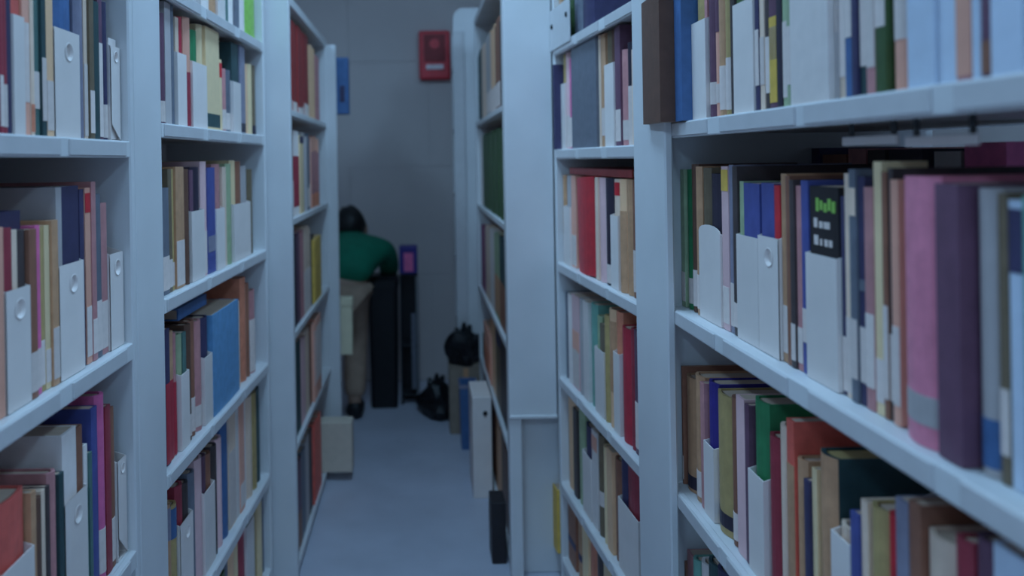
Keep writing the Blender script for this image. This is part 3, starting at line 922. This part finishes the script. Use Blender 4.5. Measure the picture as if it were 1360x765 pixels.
near_end('R1', 0.961, "thick pink book's shelf", 0.03, 0.170, ['brown', 'navy', 'beige'], (0.23, 0.25))
near_end('R1', 0.632, 'shelf under pink book', 0.03, 0.185, ['maroon', 'grey', 'tan'], (0.2, 0.22))
# books of the opposite side showing over the row of the pink book and the row below it
sB = SEG['R1']


def behind(key, zsh, desc, items, back):
    s = SEG[key]
    prevs = ['no'] + [q[3] for q in items]
    for (x0, x1, yt, col), prev in zip(items, prevs):
        aa = sorted((s.hit(x0, yt + 20, back)[0], s.hit(x1, yt + 20, back)[0]))
        aa = [max(aa[0], s.inner[0]), min(aa[1], s.inner[1])]
        if aa[1] - aa[0] < 0.006:
            continue
        h = max(0.12, min(0.30, s.hit((x0 + x1) / 2, yt, back)[2] - zsh))
        o = make_book(s.world((aa[0] + aa[1]) / 2, back, zsh + 0.001), s.rz, aa[1] - aa[0] - 0.001, 0.17, h, col, {'round': False})
        tag(o, '%s book in the back row %s, %s' % (col, 'next to ' + prev + ' one' if prev != 'no' else 'by the post', desc), 'book', 'books in the back row, ' + desc)


behind('R1', 0.961, "behind thick pink book's shelf", [
    (945, 957, 214, 'brown'), (958, 972, 216, 'charcoal'), (973, 986, 214, 'dark brown'), (987, 1005, 216, 'midnight'), (1006, 1036, 217, 'dark red'), (1041, 1088, 198, 'navy'), (1092, 1124, 206, 'brown'),
    (1126, 1150, 198, 'mauve'), (1152, 1175, 200, 'charcoal'), (1180, 1225, 200, 'midnight'), (1240, 1276, 202, 'grey'), (1280, 1336, 190, 'magenta')], 0.27)
behind('R1', 0.632, "behind shelf under pink book", [
    (912, 925, 476, 'dark red'), (926, 940, 480, 'coral'), (941, 962, 495, 'sage'), (964, 985, 500, 'dark brown'), (990, 1030, 510, 'plum'), (1034, 1060, 545, 'green'), (1064, 1110, 565, 'rust')], 0.27)
behind('L1', 0.940, "behind navy ledger's shelf", [
    (8, 60, 232, 'dark brown'), (62, 84, 240, 'dark olive'), (85, 102, 240, 'black'), (102, 124, 228, 'navy')], 0.27)
behind('L1', 0.592, "behind magenta book's shelf", [(20, 55, 560, 'dark teal'), (56, 100, 520, 'dark olive'), (102, 124, 500, 'midnight')], 0.27)

# ---- bookcase of the bright crimson book
row('R2', 1.56, 'shelf over slate box', [(b, 735, 745, None, 'tan'), (b, 745, 757, None, 'dark green'), (b, 757, 770, None, 'slate'), (b, 770, 785, None, 'navy')], clear=0.27)
row('R2', 1.262, "slate box's shelf", [
    (b, 733, 738, 86, 'navy', {'back': -0.02}), (b, 738, 743, 88, 'plum', {'l': LB}), (fl, 743, 750, 112, [(743, 750, 62, 'olive')]), (b, 750, 754, 58, 'lilac', {'l': (0.02, 0.3)}), (b, 754, 759, 78, 'magenta', {'l': (0.02, 0.3)}),
    (b, 759, 793, 26, 'slate', {'round': False, 'back': -0.004, 'label': 'broad slate grey box file standing among slim books'}),
    (b, 793, 797, 30, 'pale grey'), (b, 797, 803, 45, 'tan', {'l': (0.1, 0.32)}),
    (fl, 803, 815, 85, [(803, 809, 40, 'dark olive'), (809, 815, 38, 'dark brown')]),
    (b, 815, 822, 10, 'plum', {'l': LB}), (b, 822, 831, None, 'mauve', {'l': (0.06, 0.34)}), (b, 831, 836, None, 'midnight', {'l': (0.0, 0.62)}), (b, 836, 841, 66, 'pale grey'),
], clear=0.27)
row('R2', 0.936, "bright crimson book's shelf", [
    (fl, 733, 741, 265, [(733, 741, 246, 'brown')]), (b, 741, 749, 221, 'tan', {'l': LB}), (fl, 749, 757, 275, [(749, 757, 226, 'grey')]), (b, 757, 763, 222, 'salmon', {'l': (0.02, 0.4)}),
    (b, 765, 788, 236, 'crimson', {'round': True, 'lean': -0.05, 'back': -0.004, 'label': 'bright crimson book leaning slightly, between slim pale and lilac books'}),
    (b, 790, 794, 232, 'pale grey'), (b, 794, 801, 230, 'lilac'), (b, 801, 811, 226, 'midnight', {'l': (0.02, 0.2)}),
    (fl, 811, 821, 287, [(811, 821, 232, 'pale grey', {'k': [('crimson', 0.85, 0.97)]})]),
    (b, 821, 829, 222, 'beige', {'k': [('tan', 0.0, 0.72)]}), (b, 829, 837, 222, 'tan'), (b, 837, 842, 235, 'brown', {'l': (0.05, 0.4)}),
], clear=0.252)
flat_book('R2', 1.192, 0.25, 0.80, 0.03, 0.20, 0.018, 'rust', 'wide rust coloured book lying flat over the bright crimson book')
row('R2', 0.605, 'shelf under crimson book', [
    (b, 735, 746, 376, 'magenta', {'l': (0.02, 0.68)}), (b, 746, 752, 388, 'slate'), (b, 752, 759, 392, 'white'), (b, 759, 768, 394, 'lilac', {'k': [('salmon', 0.4, 0.62)], 'l': (0.02, 0.36)}), (b, 768, 774, 398, 'grey'), (b, 774, 781, 402, 'white'), (b, 781, 789, 405, 'turquoise'),
    (fl, 790, 802, 465, [(790, 795, 420, 'sage'), (795, 802, 432, 'dark olive')]), (b, 802, 807, 420, 'olive'), (b, 807, 815, 412, 'beige', {'k': [('tan', 0.3, 0.9)]}),
    (fl, 815, 823, 470, [(815, 823, 415, 'orange')]), (b, 824, 836, 437, 'dark red', {'round': True}), (b, 836, 843, 438, 'maroon'), (b, 843, 848, 440, 'plum', {'l': (0.05, 0.5)}),
], clear=0.28)
row('R2', 0.30, 'second shelf under crimson book', [
    (b, 740, 750, 532, 'cream'), (b, 750, 761, 530, 'beige'), (b, 761, 766, 545, 'charcoal'), (b, 766, 773, 540, 'sage'), (fl, 774, 785, 605, [(774, 785, 566, 'navy')]), (b, 786, 793, 575, 'white', {'k': [('salmon', 0.8, 0.95)]}), (b, 793, 799, 580, 'dark olive', {'l': (0.3, 0.5)}),
    (b, 799, 806, 596, 'cream'), (b, 806, 813, 600, 'beige'), (b, 813, 821, 612, 'brown'), (fl, 822, 848, 678, [(822, 829, 602, 'navy'), (829, 848, 618, 'maroon')]),
], clear=0.285)
row('R2', 0.08, 'lowest shelf under crimson book', [
    (b, 733, 740, 640, 'yellow', {'back': -0.022, 'free': 1, 'round': False, 'label': 'yellow binder jutting out of the lowest shelf beside the stepped end panel'}), (b, 744, 753, 640, 'green'), (b, 753, 763, 660, 'brown', {'k': [('navy', 0.3, 0.4)]}), (b, 763, 772, 665, 'tan', {'k': [('navy', 0.28, 0.38)]}), (b, 772, 780, 700, 'cream'), (b, 780, 789, 708, 'orange'), (b, 789, 797, 730, 'charcoal'), (b, 797, 808, 742, 'cream'), (b, 808, 820, 745, 'dark teal'), (b, 820, 832, 770, 'tan'),
], clear=0.185)

# ---- bookcase of the dark green tome
row('R3', 1.40, 'shelf over dark green tome', [
    (b, 664, 669, 18, 'charcoal'), (b, 658, 664, 12, 'brown', {'l': LB}), (b, 652, 658, 14, 'beige', {'l': (0.0, 0.3)}), (b, 646, 652, 25, 'grey', {'l': LB}), (b, 640, 646, 30, 'pale grey'), (b, 634, 640, 40, 'dark teal')], back=0.012, split=0.045, stuff=True, clear=0.30)
row('R3', 1.04, "dark green tome's shelf", [
    (b, 657, 669, 160, 'dark green', {'round': False}), (b, 640, 657, 163, 'dark green', {'round': False}), (b, 635, 640, 175, 'white')], back=0.012, split=0.06, clear=0.30)
row('R3', 0.68, 'first shelf below dark green tome', [
    (b, 664, 671, 300, 'dark teal', {'k': [('brown', 0.0, 0.5)]}), (b, 657, 664, 296, 'sage', {'k': [('tan', 0.05, 0.5)]}), (b, 651, 657, 300, 'white'), (b, 645, 651, 300, 'pale grey'), (b, 639, 645, 300, 'purple'), (b, 633, 639, 300, 'white')], back=0.012, split=0.045, stuff=True, clear=0.30)
row('R3', 0.37, 'second shelf below dark green tome', [
    (b, 665, 673, 430, 'charcoal'), (b, 659, 665, 425, 'dark olive', {'k': [('navy', 0.8, 0.96)]}), (b, 652, 659, 430, 'beige'), (b, 643, 652, 438, 'salmon', {'k': [('orange', 0.1, 0.6)], 'back': -0.006}), (b, 638, 643, 440, 'teal'), (b, 634, 638, 440, 'white')], back=0.012, split=0.045, stuff=True, clear=0.27)
row('R3', 0.035, 'lowest shelf below dark green tome', [
    (b, 667, 675, 560, 'dark brown'), (b, 660, 667, 550, 'tan'), (b, 653, 660, 545, 'brown'), (b, 646, 653, 540, 'beige')], back=0.012, split=0.045, stuff=True, clear=0.27)


if FAR:
    cols = sorted({q[5] for q in FAR} | {k[0] for q in FAR for k in q[6].get('k', ())})
    me = bpy.data.meshes.new('far_books')
    for cn in cols:
        me.materials.append(M['c_' + cn])
    me.materials.append(M['paper'])
    me.materials.append(M['label'])
    bm = bmesh.new()
    for loc, rz, t_, d_, h_, cn, op in FAR:
        parts = [(cover_mesh(t_, d_, h_, False), cols.index(cn))]
        pb = bmesh.new()
        w_ = min(0.003, t_ * 0.18)
        box(pb, -t_ / 2 + w_, t_ / 2 - w_, 0.006, d_ - 0.001, 0.001, h_ - 0.001)
        parts.append((pb, len(cols)))
        if 'l' in op:
            parts.append((spine_patch(t_, h_, op['l'][0] * h_, op['l'][1] * h_, False), len(cols) + 1))
        for k_ in op.get('k', ()):
            parts.append((spine_patch(t_, h_, k_[1] * h_, k_[2] * h_, False), cols.index(k_[0])))
        mx = Matrix.Translation(loc) @ Matrix.Rotation(rz, 4, 'Z')
        for pbm, mi in parts:
            bmesh.ops.recalc_face_normals(pbm, faces=pbm.faces[:])
            vmap = {v: bm.verts.new(mx @ v.co) for v in pbm.verts}
            for f_ in pbm.faces:
                nf = bm.faces.new([vmap[v] for v in f_.verts])
                nf.material_index = mi
            pbm.free()
    bm.to_mesh(me)
    bm.free()
    o = bpy.data.objects.new('far_books', me)
    C.objects.link(o)
    o['kind'] = 'stuff'
    tag(o, 'small dim books filling the far shelves around the rust volumes and green tomes', 'books')

# ------------------------------------------------------------------ things jutting from the far shelves and on the floor
def file_box(name, label, cat, lo, hi, m, lid=False, hole=None, group=None):
    """closed box file: body, separate lid edge and finger hole"""
    cx, cy = (lo[0] + hi[0]) / 2, (lo[1] + hi[1]) / 2
    t = thing(name, label, cat, (cx, cy, lo[2]), 0, group)
    w, d, h = hi[0] - lo[0], hi[1] - lo[1], hi[2] - lo[2]
    boxobj('body', (-w / 2, w / 2, -d / 2, d / 2, 0, h * (0.86 if lid else 1.0)), m, t, 0.003, 2)
    if lid:
        boxobj('lid', (-w / 2 - 0.003, w / 2 + 0.003, -d / 2 - 0.003, d / 2 + 0.003, h * 0.86 + 0.0005, h), m, t, 0.003, 2)
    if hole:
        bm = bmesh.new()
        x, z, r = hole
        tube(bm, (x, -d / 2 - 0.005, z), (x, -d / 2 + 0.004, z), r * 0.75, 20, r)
        obj('finger_hole_disc', bm, M['black'], t)  # raised black disc in place of a finger hole's dark inside
    return t


p, q = at(437, 151, 3.50), at(462, 76, 3.50)
t = file_box('box_file', 'blue box file jutting out beside the rust volume', 'box file', (-0.55, 3.50, 1.438), (q.x, 3.56, q.z), M['c_blue'])
boxobj('spine_card', (0.09, 0.11, -0.0325, -0.0302, 0.05, 0.12), M['c_navy'], t)
p, q = at(445, 470, 3.50), at(467, 396, 3.50)
file_box('box_file', 'pale grey green box file jutting out at knee height by the person', 'box file', (-0.55, 3.50, 0.420), (q.x, 3.56, q.z), M['pale_green'], lid=True)
p, q = at(427, 632, 3.20), at(467, 561, 3.20)
file_box('box_file', 'large cream box file jutting out of the lowest shelf above the floor', 'box file', (p.x - 0.10, 3.20, 0.036), (q.x, 3.28, q.z), M['ivory'], lid=False)

p, q = at(629, 658, 3.02), at(656, 527, 3.02)
file_box('storage_box', 'tall white storage box with a round black finger pull standing on the floor', 'box', (p.x, 3.02, 0.0), (0.245, 3.24, q.z), M['file'], hole=(0.012, q.z - 0.06, 0.010))  # finger pull: a black disc in place of a finger hole's dark inside
p, q = at(606, 594, 3.52), at(624, 512, 3.52)
t = thing('waste_bin', 'small blue bin on the floor next to the white storage box', 'bin', ((0.155 + 0.225) / 2, 3.58, 0))
bm = bmesh.new()
hb = q.z
for (r0, z0, r1, z1) in ((0.030, 0, 0.036, hb),):
    pass
vb = [bm.verts.new((sx * 0.032, sy * 0.05, 0)) for sx, sy in ((-1, -1), (1, -1), (1, 1), (-1, 1))]
vt = [bm.verts.new((sx * 0.037, sy * 0.058, hb)) for sx, sy in ((-1, -1), (1, -1), (1, 1), (-1, 1))]
vi = [bm.verts.new((sx * 0.034, sy * 0.055, hb)) for sx, sy in ((-1, -1), (1, -1), (1, 1), (-1, 1))]
vj = [bm.verts.new((sx * 0.029, sy * 0.047, 0.006)) for sx, sy in ((-1, -1), (1, -1), (1, 1), (-1, 1))]
bm.faces.new(vb[::-1])
bm.faces.new(vj)
for i in range(4):
    j = (i + 1) % 4
    bm.faces.new((vb[i], vb[j], vt[j], vt[i]))
    bm.faces.new((vt[i], vt[j], vi[j], vi[i]))
    bm.faces.new((vi[i], vi[j], vj[j], vj[i]))
obj('body', bm, M['c_blue'], t)
bm = bmesh.new()
box(bm, -0.040, 0.040, -0.061, -0.0565, hb - 0.014, hb + 0.002)
box(bm, -0.040, 0.040, 0.0565, 0.061, hb - 0.014, hb + 0.002)
box(bm, -0.040, -0.0365, -0.0565, 0.0565, hb - 0.014, hb + 0.002)
box(bm, 0.0365, 0.040, -0.0565, 0.0565, hb - 0.014, hb + 0.002)
obj('rim', bm, M['c_steel blue'], t)

t = thing('cardboard_box', 'brown cardboard box on the floor behind the small blue bin', 'box', (0.19, 3.80, 0))
hb = at(600, 490, 3.72).z
boxobj('body', (-0.075, 0.075, -0.07, 0.07, 0, hb), M['card'], t, 0.003)
for sx in (-1, 1):
    bm = bmesh.new()
    box(bm, *(sorted((sx * 0.002, sx * 0.076))), -0.071, 0.071, hb + 0.0005, hb + 0.004)
    obj('flap', bm, M['card'], t)
boxobj('tape', (-0.012, 0.012, -0.0725, -0.0705, hb - 0.06, hb), M['c_tan'], t)


def crumpled(name, label, loc, size, seed, sub=3):
    rnd = random.Random(seed)
    bm = bmesh.new()
    bmesh.ops.create_icosphere(bm, subdivisions=sub, radius=1.0)
    off = [Vector((rnd.uniform(-1, 1), rnd.uniform(-1, 1), rnd.uniform(-0.2, 1))).normalized() for _ in range(16)]
    amp = [rnd.uniform(-0.45, 0.75) for _ in range(16)]
    for v in bm.verts:
        n = v.co.normalized()
        k = 1.0 + sum(a * max(0.0, n.dot(o) - 0.72) * 3.0 for a, o in zip(amp, off))
        co = n * k
        z = max(-0.55, co.z)
        v.co = Vector((co.x * size[0], co.y * size[1], (z + 0.55) * size[2] / 1.55))
    o = obj(name, bm, M['black'], None, loc)
    top = max(v.co.z for v in o.data.vertices)
    for dx, dy, up in ((0.7, 0.1, 1.12), (0.15, -0.3, 1.22), (-0.5, 0.2, 1.04), (0.95, -0.1, 0.9)):
        bm = bmesh.new()
        tube(bm, (dx * size[0] * 0.35, dy * size[1] * 0.3, top * 0.62), (dx * size[0] * 0.75, dy * size[1], top * up), size[0] * 0.42, 7, size[0] * 0.12)
        obj('fold', bm, M['black'], o)
    return tag(o, label, 'bag')


crumpled('bag', 'black crumpled bag lying on top of the cardboard box', (0.18, 3.80, hb + 0.0045), (0.07, 0.06, 0.14), 5)
crumpled('bag', 'black bag slumped on the floor between stand and cardboard box', (0.055, 4.05, 0.0), (0.075, 0.09, 0.13), 8)
b1 = at(672, 757, 2.47)
t = thing('box_file', 'black box file standing on the floor by the stepped end panel', 'box file', (0.222, 2.58, 0))
hb = at(670, 668, 2.53).z
boxobj('body', (-0.022, 0.022, -0.05, 0.05, 0, hb), M['c_black'], t, 0.003, 2)
boxobj('spine_card', (-0.024, -0.0222, -0.03, 0.03, hb * 0.55, hb * 0.85), M['c_charcoal'], t)
# ------------------------------------------------------------------ red alarm box on the far wall
p, q = at(557, 107, Y1), at(597, 42, Y1)
w, h = q.x - p.x, q.z - p.z
t = thing('alarm_box', 'red fire alarm box with pale strobe lens on the far wall', 'alarm', ((p.x + q.x) / 2, Y1 - 0.001, p.z))
boxobj('housing', (-w / 2, w / 2, -0.055, 0, 0, h), M['red_plastic'], t, 0.012, 3)
boxobj('face_plate', (-w * 0.34, w * 0.34, -0.061, -0.0552, h * 0.36, h * 0.92), M['dark_red'], t, 0.002)
boxobj('strobe_lens', (-w * 0.28, w * 0.28, -0.068, -0.0552, h * 0.20, h * 0.30), M['lens'], t, 0.004, 2)
bm = bmesh.new()
tube(bm, (0, -0.066, h * 0.72), (0, -0.061, h * 0.72), w * 0.16, 24)
obj('sounder_grille', bm, M['red_plastic'], t)

# ------------------------------------------------------------------ black bin, stand with purple box
bx0, bx1 = at(489, 450, 4.12).x, at(529, 450, 4.12).x
bz = 0.645
t = thing('waste_bin', 'tall black bin standing beside the person in green', 'bin', ((bx0 + bx1) / 2, 4.225, 0))
w = (bx1 - bx0) / 2
bm = bmesh.new()


def ring(bm, hw, hd, z, r=0.02, n=4):
    out = []
    for cx, cy, a0 in ((1, -1, -90), (1, 1, 0), (-1, 1, 90), (-1, -1, 180)):
        for i in range(n + 1):
            a = math.radians(a0 + 90 * i / n)
            out.append(bm.verts.new((cx * (hw - r) + r * math.cos(a), cy * (hd - r) + r * math.sin(a), z)))
    return out


prof = [(w * 0.88, 0.085, 0.0), (w * 0.96, 0.095, bz * 0.6), (w, 0.10, bz * 0.93), (w * 1.05, 0.106, bz * 0.93), (w * 1.05, 0.106, bz * 0.99)]
rs = [ring(bm, *a) for a in prof]
bm.faces.new(rs[0][::-1])
bm.faces.new(rs[-1])
for r0, r1 in zip(rs, rs[1:]):
    for i in range(len(r0)):
        j = (i + 1) % len(r0)
        bm.faces.new((r0[i], r0[j], r1[j], r1[i]))
obj('body', bm, M['black'], t)
bm = bmesh.new()
r0, r1 = ring(bm, w * 1.02, 0.102, bz * 0.991), ring(bm, w * 0.8, 0.08, bz * 1.02)
bm.faces.new(r0[::-1])
bm.faces.new(r1)
for i in range(len(r0)):
    j = (i + 1) % len(r0)
    bm.faces.new((r0[i], r0[j], r1[j], r1[i]))
obj('lid', bm, M['black'], t)

sx0, sx1 = at(532, 450, 4.2).x, at(556, 450, 4.2).x
sz = at(540, 364, 4.2).z
sw = (sx1 - sx0) / 2
t = thing('display_stand', 'narrow grey metal stand carrying the purple box', 'stand', ((sx0 + sx1) / 2, 4.26, 0))
for i, (ax, ay) in enumerate(((-1, -1), (1, -1), (1, 1), (-1, 1))):
    bm = bmesh.new()
    tube(bm, (ax * (sw - 0.006), ay * 0.06, 0.0), (ax * (sw - 0.006), ay * 0.06, sz - 0.012), 0.006, 10)
    obj('post', bm, M['grey_metal'] if ax > 0 else M['dark_metal'], t)
for z in (0.05, 0.30, sz - 0.006):
    boxobj('tray', (-sw, sw, -0.066, 0.066, z - 0.006, z), M['dark_metal'], t, 0.002)
boxobj('back_plate', (-sw + 0.002, sw - 0.002, 0.058, 0.066, 0.0, sz - 0.014), M['black'], t)
boxobj('side_plate', (-sw, -sw + 0.004, -0.052, 0.052, 0.055, sz - 0.014), M['black'], t)
boxobj('sign_card', (0.010, sw - 0.014, -0.069, -0.0665, 0.08, sz * 0.7), M['c_slate'], t)
pz = at(540, 328, 4.2).z
t = thing('display_box', 'purple box with pink front on the grey metal stand', 'box', ((sx0 + sx1) / 2, 4.26, sz))
boxobj('body', (-sw, sw, -0.055, 0.055, 0.0005, pz - sz), M['c_deep blue'], t, 0.003, 2)
boxobj('front_card', (-sw * 0.5, sw * 0.55, -0.0575, -0.0552, 0.012, (pz - sz) * 0.78), M['c_magenta'], t, 0.001)


# ------------------------------------------------------------------ the person in green
def skin(name, verts, edges, radii, m, parent=None, root=0, sub=2, loc=(0, 0, 0)):
    me = bpy.data.meshes.new(name)
    me.from_pydata(verts, edges, [])
    o = bpy.data.objects.new(name, me)
    C.objects.link(o)
    o.parent = parent
    o.location = loc
    md = o.modifiers.new('skin', 'SKIN')
    md.use_smooth_shade = True
    sv = me.skin_vertices[0].data
    for i, r in enumerate(radii):
        sv[i].radius = r if isinstance(r, tuple) else (r, r)
        sv[i].use_root = (i == root)
    if sub:
        sd = o.modifiers.new('sub', 'SUBSURF')
        sd.levels = sub
        sd.render_levels = sub
    me.materials.append(m)
    return o


M['skin'] = mat('skin', (0.36, 0.22, 0.16), 0.55, noise=0.05)
M['shirt'] = mat('green_jersey', (0.004, 0.175, 0.100), 0.8, noise=0.12, nscale=18, bump=0.3, bscale=60)
M['khaki'] = mat('khaki_cloth', (0.40, 0.27, 0.20), 0.85, noise=0.12, nscale=22, bump=0.3, bscale=70)
M['hair'] = mat('dark_hair', (0.010, 0.009, 0.010), 0.5, noise=0.3, nscale=80, bump=0.5, bscale=160)
M['shoe'] = mat('black_shoe', (0.01, 0.01, 0.013), 0.5)

PX, PY = -0.40, 3.98          # base point of the person
person = thing('person', 'person in green shirt and khaki trousers bending forward, back turned', 'person', (PX, PY, 0))
# joints (relative to the base): pelvis, spine, chest, neck, head
J = dict(pelvis=(0.02, -0.03, 0.645), belly=(0.05, 0.07, 0.735), chest=(0.085, 0.21, 0.795), neck=(0.05, 0.31, 0.825), skull=(0.022, 0.375, 0.875), crown=(0.017, 0.395, 0.935),
         hipL=(-0.07, -0.02, 0.62), hipR=(0.075, -0.02, 0.62), kneeL=(-0.08, 0.12, 0.36), kneeR=(0.070, 0.10, 0.36), ankL=(-0.085, 0.0, 0.07), ankR=(0.065, 0.0, 0.07), toeL=(-0.09, 0.15, 0.03), toeR=(0.065, 0.15, 0.03),
         shL=(-0.08, 0.24, 0.80), shR=(0.225, 0.21, 0.79), elL=(-0.15, 0.30, 0.58), elR=(0.235, 0.34, 0.66), wrL=(-0.13, 0.42, 0.42), wrR=(0.19, 0.47, 0.56))
names = list(J)
idx = {n: i for i, n in enumerate(names)}
verts = [J[n] for n in names]
rad = dict(pelvis=(0.105, 0.085), belly=(0.10, 0.08), chest=(0.115, 0.085), neck=0.05, skull=0.074, crown=0.055, hipL=0.072, hipR=0.072, kneeL=0.05, kneeR=0.05, ankL=0.034, ankR=0.034,
           toeL=0.03, toeR=0.03, shL=0.05, shR=0.05, elL=0.036, elR=0.036, wrL=0.024, wrR=0.024)
edges = [(idx[a], idx[b_]) for a, b_ in (('pelvis', 'belly'), ('belly', 'chest'), ('chest', 'neck'), ('neck', 'skull'), ('skull', 'crown'), ('pelvis', 'hipL'), ('pelvis', 'hipR'), ('hipL', 'kneeL'), ('hipR', 'kneeR'),
                                         ('kneeL', 'ankL'), ('kneeR', 'ankR'), ('ankL', 'toeL'), ('ankR', 'toeR'), ('chest', 'shL'), ('chest', 'shR'), ('shL', 'elL'), ('shR', 'elR'), ('elL', 'wrL'), ('elR', 'wrR'))]
radii = [rad[n] for n in names]
# hands: palm and five bent fingers each
for side, wr, fwd, across in (('L', 'wrL', Vector((0.05, 0.35, -0.93)).normalized(), Vector((0.95, -0.2, 0.0))), ('R', 'wrR', Vector((-0.25, 0.20, -0.9)).normalized(), Vector((0.9, 0.25, 0.0)))):
    base = Vector(J[wr])
    palm = base + fwd * 0.055
    verts.append(tuple(palm)); radii.append((0.036, 0.018))
    pi_ = len(verts) - 1
    edges.append((idx[wr], pi_))
    for k_, ln in zip((-1.5, -0.5, 0.5, 1.5), (0.062, 0.074, 0.078, 0.066)):
        kn = palm + fwd * 0.032 + across * 0.019 * k_
        mid = kn + fwd * ln * 0.5 + Vector((0, 0, -0.006))
        tip = mid + (fwd * 0.7 + Vector((0.0, 0.0, -0.5))) * ln * 0.5
        prev = pi_
        for pt, r in ((kn, 0.0095), (mid, 0.0085), (tip, 0.0075)):
            verts.append(tuple(pt)); radii.append(r)
            edges.append((prev, len(verts) - 1))
            prev = len(verts) - 1
    prev = pi_
    for pt, r in ((base + fwd * 0.04 - across * 0.035, 0.011), (base + fwd * 0.075 - across * 0.052, 0.0095), (base + fwd * 0.10 - across * 0.05, 0.008)):
        verts.append(tuple(pt)); radii.append(r)
        edges.append((prev, len(verts) - 1))
        prev = len(verts) - 1
skin('body', verts, edges, radii, M['skin'], person)
# shirt: back, shoulders, both sleeves, hem at the hips
sh = [((0.025, -0.065, 0.672), (0.135, 0.095)), ((0.05, 0.06, 0.745), (0.135, 0.10)), ((0.085, 0.21, 0.802), (0.145, 0.10)), ((0.053, 0.29, 0.822), 0.066),
      ((-0.075, 0.235, 0.80), 0.070), ((0.220, 0.205, 0.79), 0.066), ((-0.145, 0.295, 0.60), 0.050), ((0.232, 0.33, 0.67), 0.052), ((-0.13, 0.40, 0.45), 0.036), ((0.192, 0.45, 0.58), 0.036)]
skin('shirt', [a[0] for a in sh], [(0, 1), (1, 2), (2, 3), (2, 4), (2, 5), (4, 6), (5, 7), (6, 8), (7, 9)], [a[1] for a in sh], M['shirt'], person)
tr = [((0.02, -0.03, 0.650), (0.112, 0.092)), ((-0.07, -0.02, 0.60), 0.080), ((0.075, -0.02, 0.60), 0.080), ((-0.08, 0.12, 0.36), 0.064), ((0.070, 0.10, 0.36), 0.062), ((-0.085, 0.01, 0.085), 0.056), ((0.066, 0.01, 0.085), 0.055)]
skin('trousers', [a[0] for a in tr], [(0, 1), (0, 2), (1, 3), (2, 4), (3, 5), (4, 6)], [a[1] for a in tr], M['khaki'], person)
for x in (-0.087, 0.066):
    skin('shoe', [(x, -0.035, 0.045), (x, 0.05, 0.045), (x, 0.16, 0.034)], [(0, 1), (1, 2)], [0.043, (0.046, 0.042), 0.034], M['shoe'], person, root=1)
# head: face, ears and hair
hd = Vector(J['skull'])
bm = bmesh.new()
bmesh.ops.create_icosphere(bm, subdivisions=3, radius=1.0)
for v in bm.verts:
    n = v.co.normalized()
    k_ = 1.0 + 0.05 * math.sin(n.x * 9 + n.z * 7) * (n.z > -0.5)
    v.co = Vector((n.x * 0.083 * k_, n.y * 0.098 * k_ - 0.012, n.z * 0.098 * k_ + 0.018))
bmesh.ops.delete(bm, geom=[v for v in bm.verts if v.co.y > 0.045 and v.co.z < 0.05], context='VERTS')
obj('hair', bm, M['hair'], person, hd + Vector((0, 0.005, 0.015)), 0.3, smooth=True)
for sx in (-1, 1):
    bm = bmesh.new()
    bmesh.ops.create_uvsphere(bm, u_segments=10, v_segments=8, radius=1.0)
    for v in bm.verts:
        v.co = Vector((v.co.x * 0.010, v.co.y * 0.016, v.co.z * 0.028))
    obj('ear', bm, M['skin'], person, hd + Vector((sx * 0.086, 0.012, 0.005)), 0.0, smooth=True)
bm = bmesh.new()
tube(bm, (0, 0.07, 0.01), (0, 0.105, -0.018), 0.008, 10, 0.014)
obj('nose', bm, M['skin'], person, hd, 0.3, smooth=True)
for sx in (-1, 1):
    bm = bmesh.new()
    bmesh.ops.create_uvsphere(bm, u_segments=10, v_segments=8, radius=0.010)
    obj('eye', bm, M['lens'], person, hd + Vector((sx * 0.028 - 0.015, 0.075, 0.02)), 0.0, smooth=True)
bm = bmesh.new()
box(bm, -0.022, 0.022, 0.070, 0.078, -0.044, -0.036)
obj('mouth', bm, M['c_salmon'], person, hd, 0.3)
